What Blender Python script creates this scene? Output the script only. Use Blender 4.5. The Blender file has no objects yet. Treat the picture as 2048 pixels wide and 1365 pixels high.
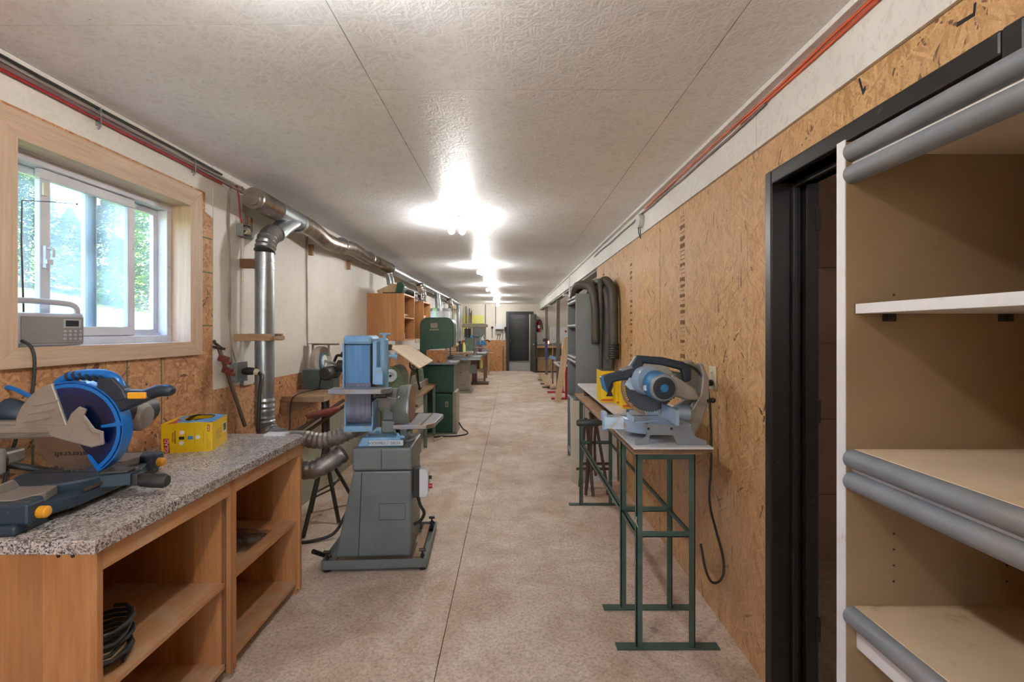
import bpy, bmesh, math, random
from mathutils import Vector, Matrix
random.seed(7)
PI = math.pi
S = bpy.context.scene
COL = S.collection

# ------------------------------------------------------------------ camera, sky, exposure
cam_d = bpy.data.cameras.new('camera')
cam_d.sensor_width = 36.0
cam_d.lens = 36.0 * 940 / 2048
cam_d.shift_x = 2.0 / 2048
cam_d.shift_y = -20.5 / 2048
cam_d.clip_start = 0.02
cam_d.clip_end = 400
cam = bpy.data.objects.new('camera', cam_d)
COL.objects.link(cam)
cam.location = (0, 0, 1.46)
cam.rotation_euler = (PI / 2, 0, 0)
S.camera = cam
S.view_settings.view_transform = 'Standard'
S.view_settings.look = 'None'
S.view_settings.gamma = 1
S.view_settings.use_curve_mapping = False
S.view_settings.exposure = 1.28
try:
    S.cycles.max_bounces = 10
    S.cycles.diffuse_bounces = 6
    S.cycles.glossy_bounces = 4
    S.cycles.transparent_max_bounces = 12
    S.cycles.sample_clamp_indirect = 6
    S.cycles.caustics_reflective = False
    S.cycles.caustics_refractive = False
except Exception:
    pass
BULB = 245.0
BULB_COL = (0.985, 0.985, 0.965)
SKY = 1.3
w = bpy.data.worlds.new('sky')
S.world = w
w.use_nodes = True
wn = w.node_tree
for n in list(wn.nodes): wn.nodes.remove(n)
sky = wn.nodes.new('ShaderNodeTexSky')
sky.sky_type = 'NISHITA'
sky.sun_elevation = math.radians(48)
sky.sun_rotation = math.radians(125)
sky.sun_intensity = 0.14
sky.air_density = 1.0
sky.dust_density = 0.6
sky.ozone_density = 2.5
bg = wn.nodes.new('ShaderNodeBackground')
bg.inputs[1].default_value = SKY
wo = wn.nodes.new('ShaderNodeOutputWorld')
wn.links.new(sky.outputs[0], bg.inputs[0])
wn.links.new(bg.outputs[0], wo.inputs[0])

# ------------------------------------------------------------------ materials
def lin(c):
    return tuple((x / 12.92 if x <= 0.04045 else ((x + 0.055) / 1.055) ** 2.4) for x in [v / 255 for v in c])
def newmat(name):
    m = bpy.data.materials.new(name); m.use_nodes = True
    nt = m.node_tree
    return m, nt, nt.nodes['Principled BSDF']
def nd(nt, t, **k):
    n = nt.nodes.new('ShaderNode' + t)
    for a, b in k.items(): setattr(n, a, b)
    return n
def coords(nt, sc=(1, 1, 1), rot=(0, 0, 0)):
    tc = nd(nt, 'TexCoord'); mp = nd(nt, 'Mapping')
    mp.inputs['Scale'].default_value = sc
    mp.inputs['Rotation'].default_value = rot
    nt.links.new(tc.outputs['Object'], mp.inputs[0])
    return mp.outputs[0]
def noise(nt, vec, scale, detail=4, rough=.55, dist=0):
    n = nd(nt, 'TexNoise'); n.inputs['Scale'].default_value = scale
    n.inputs['Detail'].default_value = detail; n.inputs['Roughness'].default_value = rough
    n.inputs['Distortion'].default_value = dist
    nt.links.new(vec, n.inputs['Vector'])
    return n.outputs[0]
def ramp(nt, fac, stops):
    r = nd(nt, 'ValToRGB'); e = r.color_ramp.elements
    while len(e) < len(stops): e.new(0.5)
    for el, (p, c) in zip(e, stops):
        el.position = p; el.color = (c[0], c[1], c[2], 1)
    nt.links.new(fac, r.inputs[0])
    return r.outputs[0]
def mix(nt, a, b, fac, mode='MIX'):
    m = nd(nt, 'Mix', data_type='RGBA', blend_type=mode)
    for v, i in ((fac, 0), (a, 6), (b, 7)):
        if hasattr(v, 'is_output'): nt.links.new(v, m.inputs[i])
        elif i == 0: m.inputs[0].default_value = v
        else: m.inputs[i].default_value = (v[0], v[1], v[2], 1)
    return m.outputs[2]
def math_(nt, op, a, b=0.0, clamp=False):
    m = nd(nt, 'Math', operation=op, use_clamp=clamp)
    for i, v in enumerate((a, b)):
        if hasattr(v, 'is_output'): nt.links.new(v, m.inputs[i])
        else: m.inputs[i].default_value = v
    return m.outputs[0]
def bump(nt, p, h, strength=.3, dist=.002):
    b = nd(nt, 'Bump'); b.inputs['Strength'].default_value = strength
    b.inputs['Distance'].default_value = dist
    nt.links.new(h, b.inputs['Height']); nt.links.new(b.outputs[0], p.inputs['Normal'])
def basic(name, c, rough=.5, metal=0., c2=None, scale=6, stretch=(1, 1, 1), bmp=.12, bscale=60, dirt=None, dscale=3, dlo=.52, dhi=.7, spec=.5):
    m, nt, p = newmat(name)
    c = lin(c); c2 = lin(c2) if c2 else tuple(x * .78 for x in c)
    v = coords(nt, stretch)
    col = ramp(nt, noise(nt, v, scale, 5, .6), [(.35, c), (.68, c2)])
    if dirt:
        d = ramp(nt, noise(nt, coords(nt), dscale, 7, .68, .4), [(dlo, (0, 0, 0)), (dhi, (1, 1, 1))])
        col = mix(nt, col, lin(dirt), d)
    nt.links.new(col, p.inputs['Base Color'])
    p.inputs['Roughness'].default_value = rough
    p.inputs['Metallic'].default_value = metal
    p.inputs['Specular IOR Level'].default_value = spec
    if bmp: bump(nt, p, noise(nt, v, bscale, 3), bmp, .001)
    return m
def strands(nt, axes, ln=.075, wd=.012, angs=(0, .6, -.7, 1.5), warp=.01):
    """stacked flakes: (priority, tone, edge) in the plane spanned by the two axes"""
    tc = nd(nt, 'TexCoord'); sx = nd(nt, 'SeparateXYZ'); nt.links.new(tc.outputs['Object'], sx.inputs[0])
    cx = nd(nt, 'CombineXYZ')
    nt.links.new(sx.outputs[axes[0]], cx.inputs[0]); nt.links.new(sx.outputs[axes[1]], cx.inputs[1])
    wn_ = nd(nt, 'TexNoise'); wn_.inputs['Scale'].default_value = 22; wn_.inputs['Detail'].default_value = 2
    nt.links.new(cx.outputs[0], wn_.inputs['Vector'])
    ws = nd(nt, 'VectorMath', operation='SCALE'); ws.inputs['Scale'].default_value = warp
    nt.links.new(wn_.outputs['Color'], ws.inputs[0])
    ad = nd(nt, 'VectorMath', operation='ADD'); nt.links.new(cx.outputs[0], ad.inputs[0]); nt.links.new(ws.outputs[0], ad.inputs[1])
    best = tone = None
    for i, a in enumerate(angs):
        r = nd(nt, 'VectorRotate', rotation_type='Z_AXIS'); r.inputs['Angle'].default_value = a
        nt.links.new(ad.outputs[0], r.inputs['Vector'])
        mp = nd(nt, 'Mapping'); mp.inputs['Scale'].default_value = (1 / wd, 1 / ln, 1); mp.inputs['Location'].default_value = (i * 7.3, i * 3.1, 0)
        nt.links.new(r.outputs[0], mp.inputs[0])
        vo = nd(nt, 'TexVoronoi', voronoi_dimensions='2D'); vo.inputs['Scale'].default_value = 1
        nt.links.new(mp.outputs[0], vo.inputs['Vector'])
        sc = nd(nt, 'SeparateColor'); nt.links.new(vo.outputs['Color'], sc.inputs[0])
        pr = math_(nt, 'SUBTRACT', sc.outputs[0], math_(nt, 'MULTIPLY', vo.outputs['Distance'], .35))
        if best is None: best, tone = pr, sc.outputs[1]
        else:
            gt = math_(nt, 'GREATER_THAN', pr, best)
            mx = nd(nt, 'Mix', data_type='FLOAT'); nt.links.new(gt, mx.inputs[0]); nt.links.new(tone, mx.inputs[2]); nt.links.new(sc.outputs[1], mx.inputs[3])
            tone = mx.outputs[0]; best = math_(nt, 'MAXIMUM', pr, best)
    return best, tone, ad.outputs[0]
def osb(name, axes, cols, ln=.075, wd=.011, angs=(0, .5, -.6, 1.2, -1.3), rough=.62, patch=None, grime=None):
    m, nt, p = newmat(name)
    pr, tone, uv = strands(nt, axes, ln, wd, angs)
    k = [lin(c) for c in cols]
    col = ramp(nt, tone, [(0.0, k[0]), (.3, k[1]), (.55, k[2]), (.8, k[3]), (.965, k[3]), (.975, k[4])])
    fine = noise(nt, coords(nt), 140, 4, .6)
    col = mix(nt, col, ramp(nt, fine, [(.35, (.72, .68, .62)), (.62, (1, 1, 1))]), .75, 'MULTIPLY')
    big = noise(nt, coords(nt), 1.1, 5, .6)
    if patch: col = mix(nt, col, lin(patch), math_(nt, 'MULTIPLY', ramp(nt, big, [(.42, (0, 0, 0)), (.68, (1, 1, 1))]), .55))
    if grime:
        g = ramp(nt, noise(nt, coords(nt), 9, 6, .7), [(.6, (0, 0, 0)), (.72, (1, 1, 1))])
        col = mix(nt, col, lin(grime), math_(nt, 'MULTIPLY', g, .55))
    nt.links.new(col, p.inputs['Base Color'])
    p.inputs['Roughness'].default_value = rough
    bump(nt, p, pr, .45, .0012)
    return m
def painted(name, axes, c, c2, rough=.5, bs=.5, marks=.35, ln=.06, wd=.012, spec=.5, speck=None, flake=.45):
    m, nt, p = newmat(name)
    pr, tone, uv = strands(nt, axes, ln, wd, (0, .9, -.8, 1.6))
    col = ramp(nt, noise(nt, coords(nt), 1.6, 6, .62), [(.35, lin(c)), (.7, lin(c2))])
    sp = ramp(nt, noise(nt, coords(nt, (1, 1, 1)), 38, 5, .75), [(.66, (0, 0, 0)), (.71, (1, 1, 1))])
    col = mix(nt, col, lin(speck or (110, 98, 84)), math_(nt, 'MULTIPLY', sp, marks))
    col = mix(nt, col, ramp(nt, pr, [(.45, (.8, .78, .75)), (.62, (1, 1, 1))]), flake, 'MULTIPLY')
    nt.links.new(col, p.inputs['Base Color'])
    p.inputs['Roughness'].default_value = rough
    p.inputs['Specular IOR Level'].default_value = spec
    h = math_(nt, 'ADD', pr, math_(nt, 'MULTIPLY', noise(nt, coords(nt), 55, 5, .7), .9))
    bump(nt, p, h, bs, .003)
    return m
def wood(name, c, c2, axis=2, rough=.5, dust=None, board=None, sc=1.0, bandaxis=None):
    """grain runs along the given axis; board = width of glued staves across bandaxis"""
    m, nt, p = newmat(name)
    st = [9 * sc] * 3; st[axis] = .9 * sc
    v = coords(nt, tuple(st))
    n1 = noise(nt, v, 2.2, 6, .62, .6)
    col = ramp(nt, n1, [(.3, lin(c)), (.52, tuple((a + b) / 2 for a, b in zip(lin(c), lin(c2)))), (.72, lin(c2))])
    st2 = [90 * sc] * 3; st2[axis] = 4 * sc
    n2 = noise(nt, coords(nt, tuple(st2)), 1, 3, .6)
    col = mix(nt, col, ramp(nt, n2, [(.35, (.75, .72, .68)), (.6, (1, 1, 1))]), .55, 'MULTIPLY')
    if board:
        tc = nd(nt, 'TexCoord'); sx = nd(nt, 'SeparateXYZ'); nt.links.new(tc.outputs['Object'], sx.inputs[0])
        f = math_(nt, 'FLOOR', math_(nt, 'DIVIDE', sx.outputs[bandaxis], board))
        wv = nd(nt, 'TexWhiteNoise', noise_dimensions='1D'); nt.links.new(f, wv.inputs['W'])
        col = mix(nt, col, ramp(nt, wv.outputs[0], [(0, (.74, .7, .66)), (1, (1.1, 1.08, 1.05))]), .8, 'MULTIPLY')
    if dust:
        d = ramp(nt, noise(nt, coords(nt), 5, 7, .7), [(.45, (0, 0, 0)), (.62, (1, 1, 1))])
        col = mix(nt, col, lin(dust), math_(nt, 'MULTIPLY', d, .6))
    nt.links.new(col, p.inputs['Base Color'])
    p.inputs['Roughness'].default_value = rough
    bump(nt, p, n2, .15, .001)
    return m

M = {}
M['ceil'] = painted('painted_ceiling_board', (0, 1), (243, 244, 246), (232, 233, 235), .44, .75, .6, spec=.35, flake=.4, speck=(120, 112, 102))
M['wall_paint'] = painted('painted_wall_board', (2, 1), (228, 222, 212), (216, 208, 197), .55, .15, .35, flake=.25)
M['wall_paint_x'] = painted('painted_wall_board_end', (0, 2), (228, 220, 208), (216, 206, 192), .6, .12, .25, flake=.2)
M['beam'] = painted('painted_beam', (2, 1), (232, 230, 226), (218, 215, 210), .5, .15, .45)
M['osb_right'] = osb('strand_board_golden', (1, 2), [(226, 186, 132), (206, 160, 106), (184, 138, 88), (214, 172, 118), (104, 68, 42)], .085, .010, (0, .35, -.4, .9, -1.0), patch=(200, 164, 134), grime=(150, 112, 80))
M['osb_left'] = osb('strand_board_red', (1, 2), [(220, 172, 128), (196, 142, 98), (176, 122, 82), (210, 160, 114), (116, 76, 52)], .07, .014, (0, .7, -.8, 1.5, 2.2), grime=(150, 100, 66))
M['osb_end'] = osb('strand_board_end', (0, 2), [(214, 158, 108), (190, 134, 84), (170, 112, 68), (204, 148, 98), (110, 70, 44)], .07, .014, (0, .7, -.8, 1.5))
M['cement'] = basic('foundation_cement', (158, 160, 146), .85, c2=(136, 138, 124), scale=3, bmp=.4, bscale=30, dirt=(176, 160, 140), dlo=.45, dhi=.65)
# floor
def floor_mat():
    m, nt, p = newmat('worn_concrete')
    v = coords(nt)
    a = noise(nt, v, .9, 8, .66, .3)
    col = ramp(nt, a, [(.30, lin((196, 172, 152))), (.45, lin((216, 196, 178))), (.58, lin((228, 212, 197))), (.72, lin((238, 230, 222)))])
    b = noise(nt, v, 3.2, 9, .76, .5)
    col = mix(nt, col, ramp(nt, b, [(.36, (.66, .58, .50)), (.56, (1, 1, 1)), (.75, (1.08, 1.08, 1.1))]), .7, 'MULTIPLY')
    c = noise(nt, v, 60, 4, .7)
    col = mix(nt, col, ramp(nt, c, [(.38, (.66, .62, .58)), (.52, (1, 1, 1)), (.66, (1.12, 1.12, 1.12))]), .8, 'MULTIPLY')
    g = noise(nt, v, 260, 2, .6)
    col = mix(nt, col, ramp(nt, g, [(.36, (.72, .7, .68)), (.5, (1, 1, 1))]), .7, 'MULTIPLY')
    e = ramp(nt, noise(nt, coords(nt, (1, .6, 1)), 1.3, 7, .7, .8), [(.52, (0, 0, 0)), (.66, (1, 1, 1))])
    col = mix(nt, col, lin((176, 132, 98)), math_(nt, 'MULTIPLY', e, .5))
    f = ramp(nt, noise(nt, coords(nt, (1, 1, 1)), 2.3, 8, .72, .6), [(.57, (0, 0, 0)), (.68, (1, 1, 1))])
    col = mix(nt, col, lin((234, 228, 222)), math_(nt, 'MULTIPLY', f, .45))
    d = ramp(nt, noise(nt, v, 16, 6, .75), [(.64, (0, 0, 0)), (.7, (1, 1, 1))])
    col = mix(nt, col, lin((104, 84, 68)), math_(nt, 'MULTIPLY', d, .35))
    nt.links.new(col, p.inputs['Base Color'])
    p.inputs['Roughness'].default_value = .72
    bump(nt, p, math_(nt, 'ADD', b, math_(nt, 'MULTIPLY', c, .6)), .25, .004)
    return m
M['floor'] = floor_mat()
def granite_mat():
    m, nt, p = newmat('speckled_laminate')
    cols = []
    for s, wgt in ((260, 0), (150, 1)):
        vo = nd(nt, 'TexVoronoi'); vo.inputs['Scale'].default_value = s
        nt.links.new(coords(nt), vo.inputs['Vector'])
        sc = nd(nt, 'SeparateColor'); nt.links.new(vo.outputs['Color'], sc.inputs[0]); cols.append(sc.outputs[0])
    a = ramp(nt, cols[0], [(0, lin((222, 218, 216))), (.34, lin((196, 192, 190))), (.6, lin((168, 156, 146))), (.78, lin((132, 130, 132))), (.92, lin((70, 66, 68)))])
    b = ramp(nt, cols[1], [(.78, (0, 0, 0)), (.8, (1, 1, 1))])
    col = mix(nt, a, lin((72, 66, 66)), math_(nt, 'MULTIPLY', b, .7))
    b2 = ramp(nt, cols[1], [(.12, (1, 1, 1)), (.14, (0, 0, 0))])
    col = mix(nt, col, lin((196, 178, 164)), math_(nt, 'MULTIPLY', b2, .7))
    du = ramp(nt, noise(nt, coords(nt), 4.5, 7, .7), [(.5, (0, 0, 0)), (.64, (1, 1, 1))])
    col = mix(nt, col, lin((150, 126, 100)), math_(nt, 'MULTIPLY', du, .28))
    nt.links.new(col, p.inputs['Base Color'])
    nt.links.new(ramp(nt, du, [(0, (.26,) * 3), (1, (.55,) * 3)]), p.inputs['Roughness'])
    return m
M['granite'] = granite_mat()
M['maple_z'] = wood('maple_upright', (206, 150, 98), (182, 122, 74), 2, .45, board=.075, bandaxis=1)
M['maple_zx'] = wood('maple_upright_staves', (206, 150, 98), (182, 122, 74), 2, .45, board=.07, bandaxis=0)
M['maple_y'] = wood('maple_long', (208, 158, 110), (186, 130, 84), 1, .5, dust=(196, 172, 146))
M['pine_y'] = wood('pine_long', (212, 186, 160), (194, 162, 134), 1, .55)
M['pine_z'] = wood('pine_upright', (212, 186, 160), (194, 162, 134), 2, .55)
M['plank'] = wood('workshop_plank', (172, 134, 98), (132, 98, 68), 1, .65, dust=(170, 146, 120))
M['plank_x'] = wood('workshop_plank_cross', (176, 138, 100), (138, 104, 72), 0, .65, dust=(170, 146, 120))
M['old_wood'] = wood('brown_block_wood', (128, 94, 66), (98, 70, 48), 2, .7)
M['pale_wood'] = wood('pale_lumber', (208, 180, 146), (182, 150, 114), 2, .6)
M['galv'] = basic('galvanised_steel', (176, 182, 186), .34, .85, (140, 144, 146), 5, bmp=.1, bscale=40, dirt=(132, 120, 104), dlo=.55, dhi=.75)
M['flex'] = basic('crimped_aluminium', (186, 180, 172), .3, .9, (140, 130, 120), 7, bmp=.2, bscale=120, dirt=(120, 104, 88), dlo=.55, dhi=.75)
M['dusty_hose'] = basic('dusty_taped_hose', (158, 152, 146), .42, .6, (112, 102, 92), 14, bmp=.5, bscale=40, dirt=(178, 162, 140), dscale=9)
M['black'] = basic('black_paint', (34, 32, 32), .38, c2=(24, 22, 22), scale=4, bmp=.05, dirt=(84, 74, 66), dscale=22, dlo=.66, dhi=.72)
M['black_metal'] = basic('black_steel', (44, 40, 38), .42, .3, (60, 50, 44), 12, bmp=.2)
M['rubber'] = basic('black_rubber', (30, 31, 33), .5, c2=(44, 42, 40), scale=10, bmp=.15)
M['hose_dark'] = basic('dusty_black_hose', (62, 58, 54), .55, c2=(84, 76, 66), scale=5, bmp=.25, bscale=90)
M['white_vinyl'] = basic('white_vinyl', (216, 216, 220), .42, c2=(196, 196, 202), scale=6, bmp=.05, dirt=(150, 142, 130), dscale=18, dlo=.63, dhi=.72)
M['dark_vinyl'] = basic('weathered_sash_edge', (92, 86, 78), .6, c2=(70, 66, 60), scale=9)
M['white_lam'] = basic('white_melamine', (220, 220, 222), .35, c2=(206, 206, 208), scale=5, bmp=.03, dirt=(170, 156, 136), dscale=9, dlo=.6, dhi=.75)
M['shelf_int'] = basic('dusty_beige_laminate', (150, 124, 92), .62, c2=(136, 110, 80), scale=3, bmp=.25, bscale=150)
M['shelf_top'] = basic('dusty_shelf_surface', (206, 184, 154), .6, c2=(190, 166, 134), scale=5, bmp=.2, bscale=90, dirt=(156, 132, 104), dscale=12, dlo=.6, dhi=.75)
M['nosing'] = basic('grey_rubber_nosing', (116, 120, 126), .5, c2=(102, 106, 110), scale=8, bmp=.15, dirt=(134, 120, 104), dscale=6, dlo=.5, dhi=.78)
M['grey_unit'] = basic('grey_laminate', (128, 132, 134), .5, c2=(116, 120, 122), scale=3, bmp=.05)
M['mach_grey'] = basic('machine_grey_enamel', (118, 124, 121), .42, .1, (106, 112, 109), 5, bmp=.12, dirt=(134, 124, 110), dscale=14, dlo=.62, dhi=.74)
M['mach_blue_tint'] = basic('enamel_with_blue_daylight', (138, 178, 210), .45, .1, (112, 158, 196), 7, bmp=.2, dirt=(150, 140, 126), dscale=13, dlo=.56, dhi=.68)  # blue cast of the window light mixed into the sander's grey enamel
M['belt'] = basic('belt_with_blue_daylight', (84, 128, 172), .75, c2=(104, 146, 184), scale=3, stretch=(14, 14, .6), bmp=.3, bscale=200)  # window light's blue is put into the belt colour
M['belt_low'] = basic('grey_abrasive_belt', (126, 130, 150), .7, c2=(100, 100, 116), scale=3, stretch=(14, 14, .6), bmp=.3, bscale=200)
M['cast'] = basic('cast_iron_table', (150, 156, 166), .38, .5, (124, 128, 138), 6, bmp=.1, dirt=(156, 132, 108), dscale=9, dlo=.5, dhi=.68)
M['disc'] = basic('abrasive_disc', (158, 126, 100), .8, c2=(132, 104, 84), scale=6, bmp=.3, bscale=220)
M['green'] = basic('dark_green_enamel', (44, 84, 68), .34, c2=(36, 72, 58), scale=4, bmp=.04, dirt=(88, 98, 86), dscale=12, dlo=.66, dhi=.8)
M['green_mid'] = basic('lathe_green_enamel', (112, 132, 108), .45, c2=(92, 112, 92), scale=8, bmp=.15, dirt=(150, 136, 112), dscale=12)
M['leg_green'] = basic('green_painted_angle_iron', (76, 98, 88), .45, .1, (60, 80, 70), 10, bmp=.2, dirt=(86, 78, 64), dscale=18, dlo=.58, dhi=.7)
M['beige_mach'] = basic('beige_grey_enamel', (158, 150, 136), .5, c2=(144, 136, 122), scale=4, bmp=.08, dirt=(120, 108, 92), dscale=8)
M['saw_grey'] = basic('saw_cast_grey', (164, 158, 150), .45, .35, (140, 132, 124), 8, bmp=.12)
M['saw_base'] = basic('saw_navy_base', (34, 52, 68), .45, c2=(44, 60, 74), scale=12, bmp=.15, dirt=(120, 108, 94), dscale=20, dlo=.58, dhi=.72)
M['saw_blue'] = basic('saw_bright_blue', (20, 116, 200), .28, c2=(14, 96, 176), scale=5, bmp=.0)
M['yellow_plastic'] = basic('yellow_plastic', (238, 172, 40), .4, c2=(220, 150, 32), scale=9, bmp=.02)
M['steel'] = basic('blade_steel', (150, 134, 120), .34, .8, (120, 104, 92), 5, bmp=.05)
M['steel_dark'] = basic('dark_blade_steel', (92, 92, 100), .4, .6, (76, 74, 82), 5, bmp=.05)
M['saw_alu'] = basic('saw_aluminium', (176, 196, 216), .4, .3, (156, 178, 200), 6, bmp=.08, dirt=(170, 150, 124), dscale=12, dlo=.56, dhi=.7)
M['saw_side'] = basic('saw_side_grey', (136, 140, 146), .5, .2, (124, 128, 134), 6, bmp=.05)
M['teal'] = basic('motor_blue', (52, 116, 162), .4, c2=(40, 98, 142), scale=5, bmp=.05)
M['navy'] = basic('navy_handle_rubber', (26, 38, 52), .45, c2=(36, 48, 62), scale=14, bmp=.15)
M['copper_red'] = basic('rusty_red_clamp', (128, 62, 50), .55, .3, (98, 50, 42), 12, bmp=.2)
M['rust_bar'] = basic('brown_steel_bar', (92, 70, 58), .5, .4, (72, 54, 46), 14, bmp=.2)
M['plug_grey'] = basic('box_grey', (146, 150, 150), .5, .2, (130, 134, 134), 9)
M['cream'] = basic('cream_plastic', (222, 212, 186), .4, c2=(210, 200, 172), scale=5, bmp=0)
M['yellow_box'] = basic('yellow_carton', (240, 200, 20), .4, c2=(228, 186, 16), scale=4, bmp=.0)
M['blue_print'] = basic('blue_print', (60, 130, 190), .4, c2=(110, 170, 215), scale=20, bmp=0)
M['white_print'] = basic('white_print', (240, 240, 240), .4, c2=(230, 230, 230), bmp=0)
M['red_print'] = basic('red_print', (190, 26, 34), .4, c2=(170, 20, 30), bmp=0)
M['dusty_cream'] = basic('dusty_cream_board', (206, 198, 180), .5, c2=(190, 182, 164), scale=3, bmp=.03, dirt=(164, 148, 124), dscale=6, dlo=.6, dhi=.8)
M['plate'] = basic('light_name_plate', (196, 206, 214), .4, c2=(184, 194, 204), bmp=0)
M['dark_print'] = basic('dark_print', (34, 32, 34), .5, c2=(26, 24, 26), bmp=0)
M['brown_print'] = basic('brown_ink', (122, 88, 60), .7, c2=(150, 108, 74), scale=30, bmp=0)
M['red_cable'] = basic('red_cable', (170, 40, 44), .5, c2=(150, 32, 38), bmp=0)
M['orange_cable'] = basic('orange_cable', (214, 92, 40), .5, c2=(190, 76, 36), bmp=0)
M['grey_cable'] = basic('grey_cable', (160, 150, 140), .5, c2=(130, 116, 108), bmp=0)
M['mauve_cable'] = basic('dusty_mauve_cable', (128, 100, 98), .5, c2=(104, 84, 84), bmp=0)
M['brass'] = basic('brass_screw', (150, 116, 60), .4, .7, bmp=0)
M['red_paint'] = basic('red_enamel', (176, 28, 44), .4, c2=(150, 24, 38), scale=6, bmp=.05)
M['post'] = basic('grey_brown_post', (104, 98, 92), .5, .1, (88, 82, 76), 6, bmp=.1)
M['blue_post'] = basic('blue_paint', (48, 62, 110), .5, c2=(60, 70, 110), scale=12)
M['yellow_board'] = basic('pale_yellow_board', (226, 222, 132), .6, c2=(216, 210, 120), scale=3, bmp=.02)
M['silver'] = basic('radio_silver', (188, 188, 194), .38, .2, (176, 176, 182), 6, bmp=.02)
M['grille'] = basic('radio_grille', (150, 146, 146), .5, .2, (130, 126, 126), 220, bmp=.6, bscale=420)
M['lcd'] = basic('display', (40, 52, 64), .2, c2=(36, 46, 58), bmp=0)
M['plastic_dark'] = basic('motor_black_plastic', (48, 48, 50), .45, c2=(62, 58, 56), scale=10, bmp=.1)
M['bin_green'] = basic('slate_green_steel', (76, 92, 90), .4, .2, (66, 82, 80), 5, bmp=.04)
M['wheel_stone'] = basic('grinding_stone', (176, 166, 156), .85, c2=(156, 144, 134), scale=14, bmp=.3)
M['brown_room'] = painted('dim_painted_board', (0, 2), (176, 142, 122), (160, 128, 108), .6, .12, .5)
M['roof_out'] = basic('outside_siding', (150, 140, 130), .8)
M['cloth_white'] = basic('white_cloth', (226, 222, 220), .8, c2=(212, 208, 206), bmp=.1)
M['lawn'] = basic('lawn_grass', (84, 104, 46), .9, c2=(62, 84, 36), scale=1.5, bmp=.6, bscale=12, dirt=(112, 124, 60), dscale=.5)
M['needles'] = basic('conifer_needles', (72, 104, 50), .8, c2=(46, 78, 38), scale=2.5, bmp=.0)
M['bright_leaf'] = basic('sunlit_foliage', (108, 142, 50), .8, c2=(76, 112, 38), scale=1.5, bmp=.0)
M['bark'] = basic('bark', (92, 72, 56), .9, c2=(70, 54, 42), scale=6, bmp=.4)
def glassy(name, tint, haze, hazecol, rough=.05, spec=.1):
    m, nt, p = newmat(name); nt.nodes.remove(p)
    out = nt.nodes['Material Output']
    t = nd(nt, 'BsdfTransparent'); t.inputs[0].default_value = (*tint, 1)
    g = nd(nt, 'BsdfGlossy'); g.inputs['Roughness'].default_value = rough
    m1 = nd(nt, 'MixShader'); m1.inputs[0].default_value = spec
    nt.links.new(t.outputs[0], m1.inputs[1]); nt.links.new(g.outputs[0], m1.inputs[2])
    d = nd(nt, 'BsdfTranslucent'); d.inputs[0].default_value = (*hazecol, 1)
    m2 = nd(nt, 'MixShader')
    f = ramp(nt, noise(nt, coords(nt), 3.0, 6, .6), [(.3, (haze * .4,) * 3), (.65, (haze * 1.5,) * 3)])
    nt.links.new(f, m2.inputs[0])
    nt.links.new(m1.outputs[0], m2.inputs[1]); nt.links.new(d.outputs[0], m2.inputs[2])
    nt.links.new(m2.outputs[0], out.inputs[0])
    return m
M['pane_hazy'] = glassy('dirty_glass', (.93, .96, 1.0), .15, (.9, .95, 1.0))
M['pane'] = glassy('clear_glass', (.97, .98, 1.0), .04, (.85, .92, 1.0))
M['guard_blue'] = glassy('blue_see_through_guard', (.34, .6, .95), .4, (.16, .5, .92), .12, .12)
M['bag_plastic'] = glassy('clear_plastic_bag', (.82, .84, .86), .35, (.7, .7, .7), .12, .22)
def emit(name, col, s):
    m, nt, p = newmat(name)
    p.inputs['Base Color'].default_value = (1, 1, 1, 1)
    p.inputs['Emission Color'].default_value = (*col, 1)
    p.inputs['Emission Strength'].default_value = s
    return m
M['bulb'] = emit('lit_bulb', BULB_COL, BULB)
M['orange_lamp'] = emit('orange_work_light', (1, .42, .16), 1.6)

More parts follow.
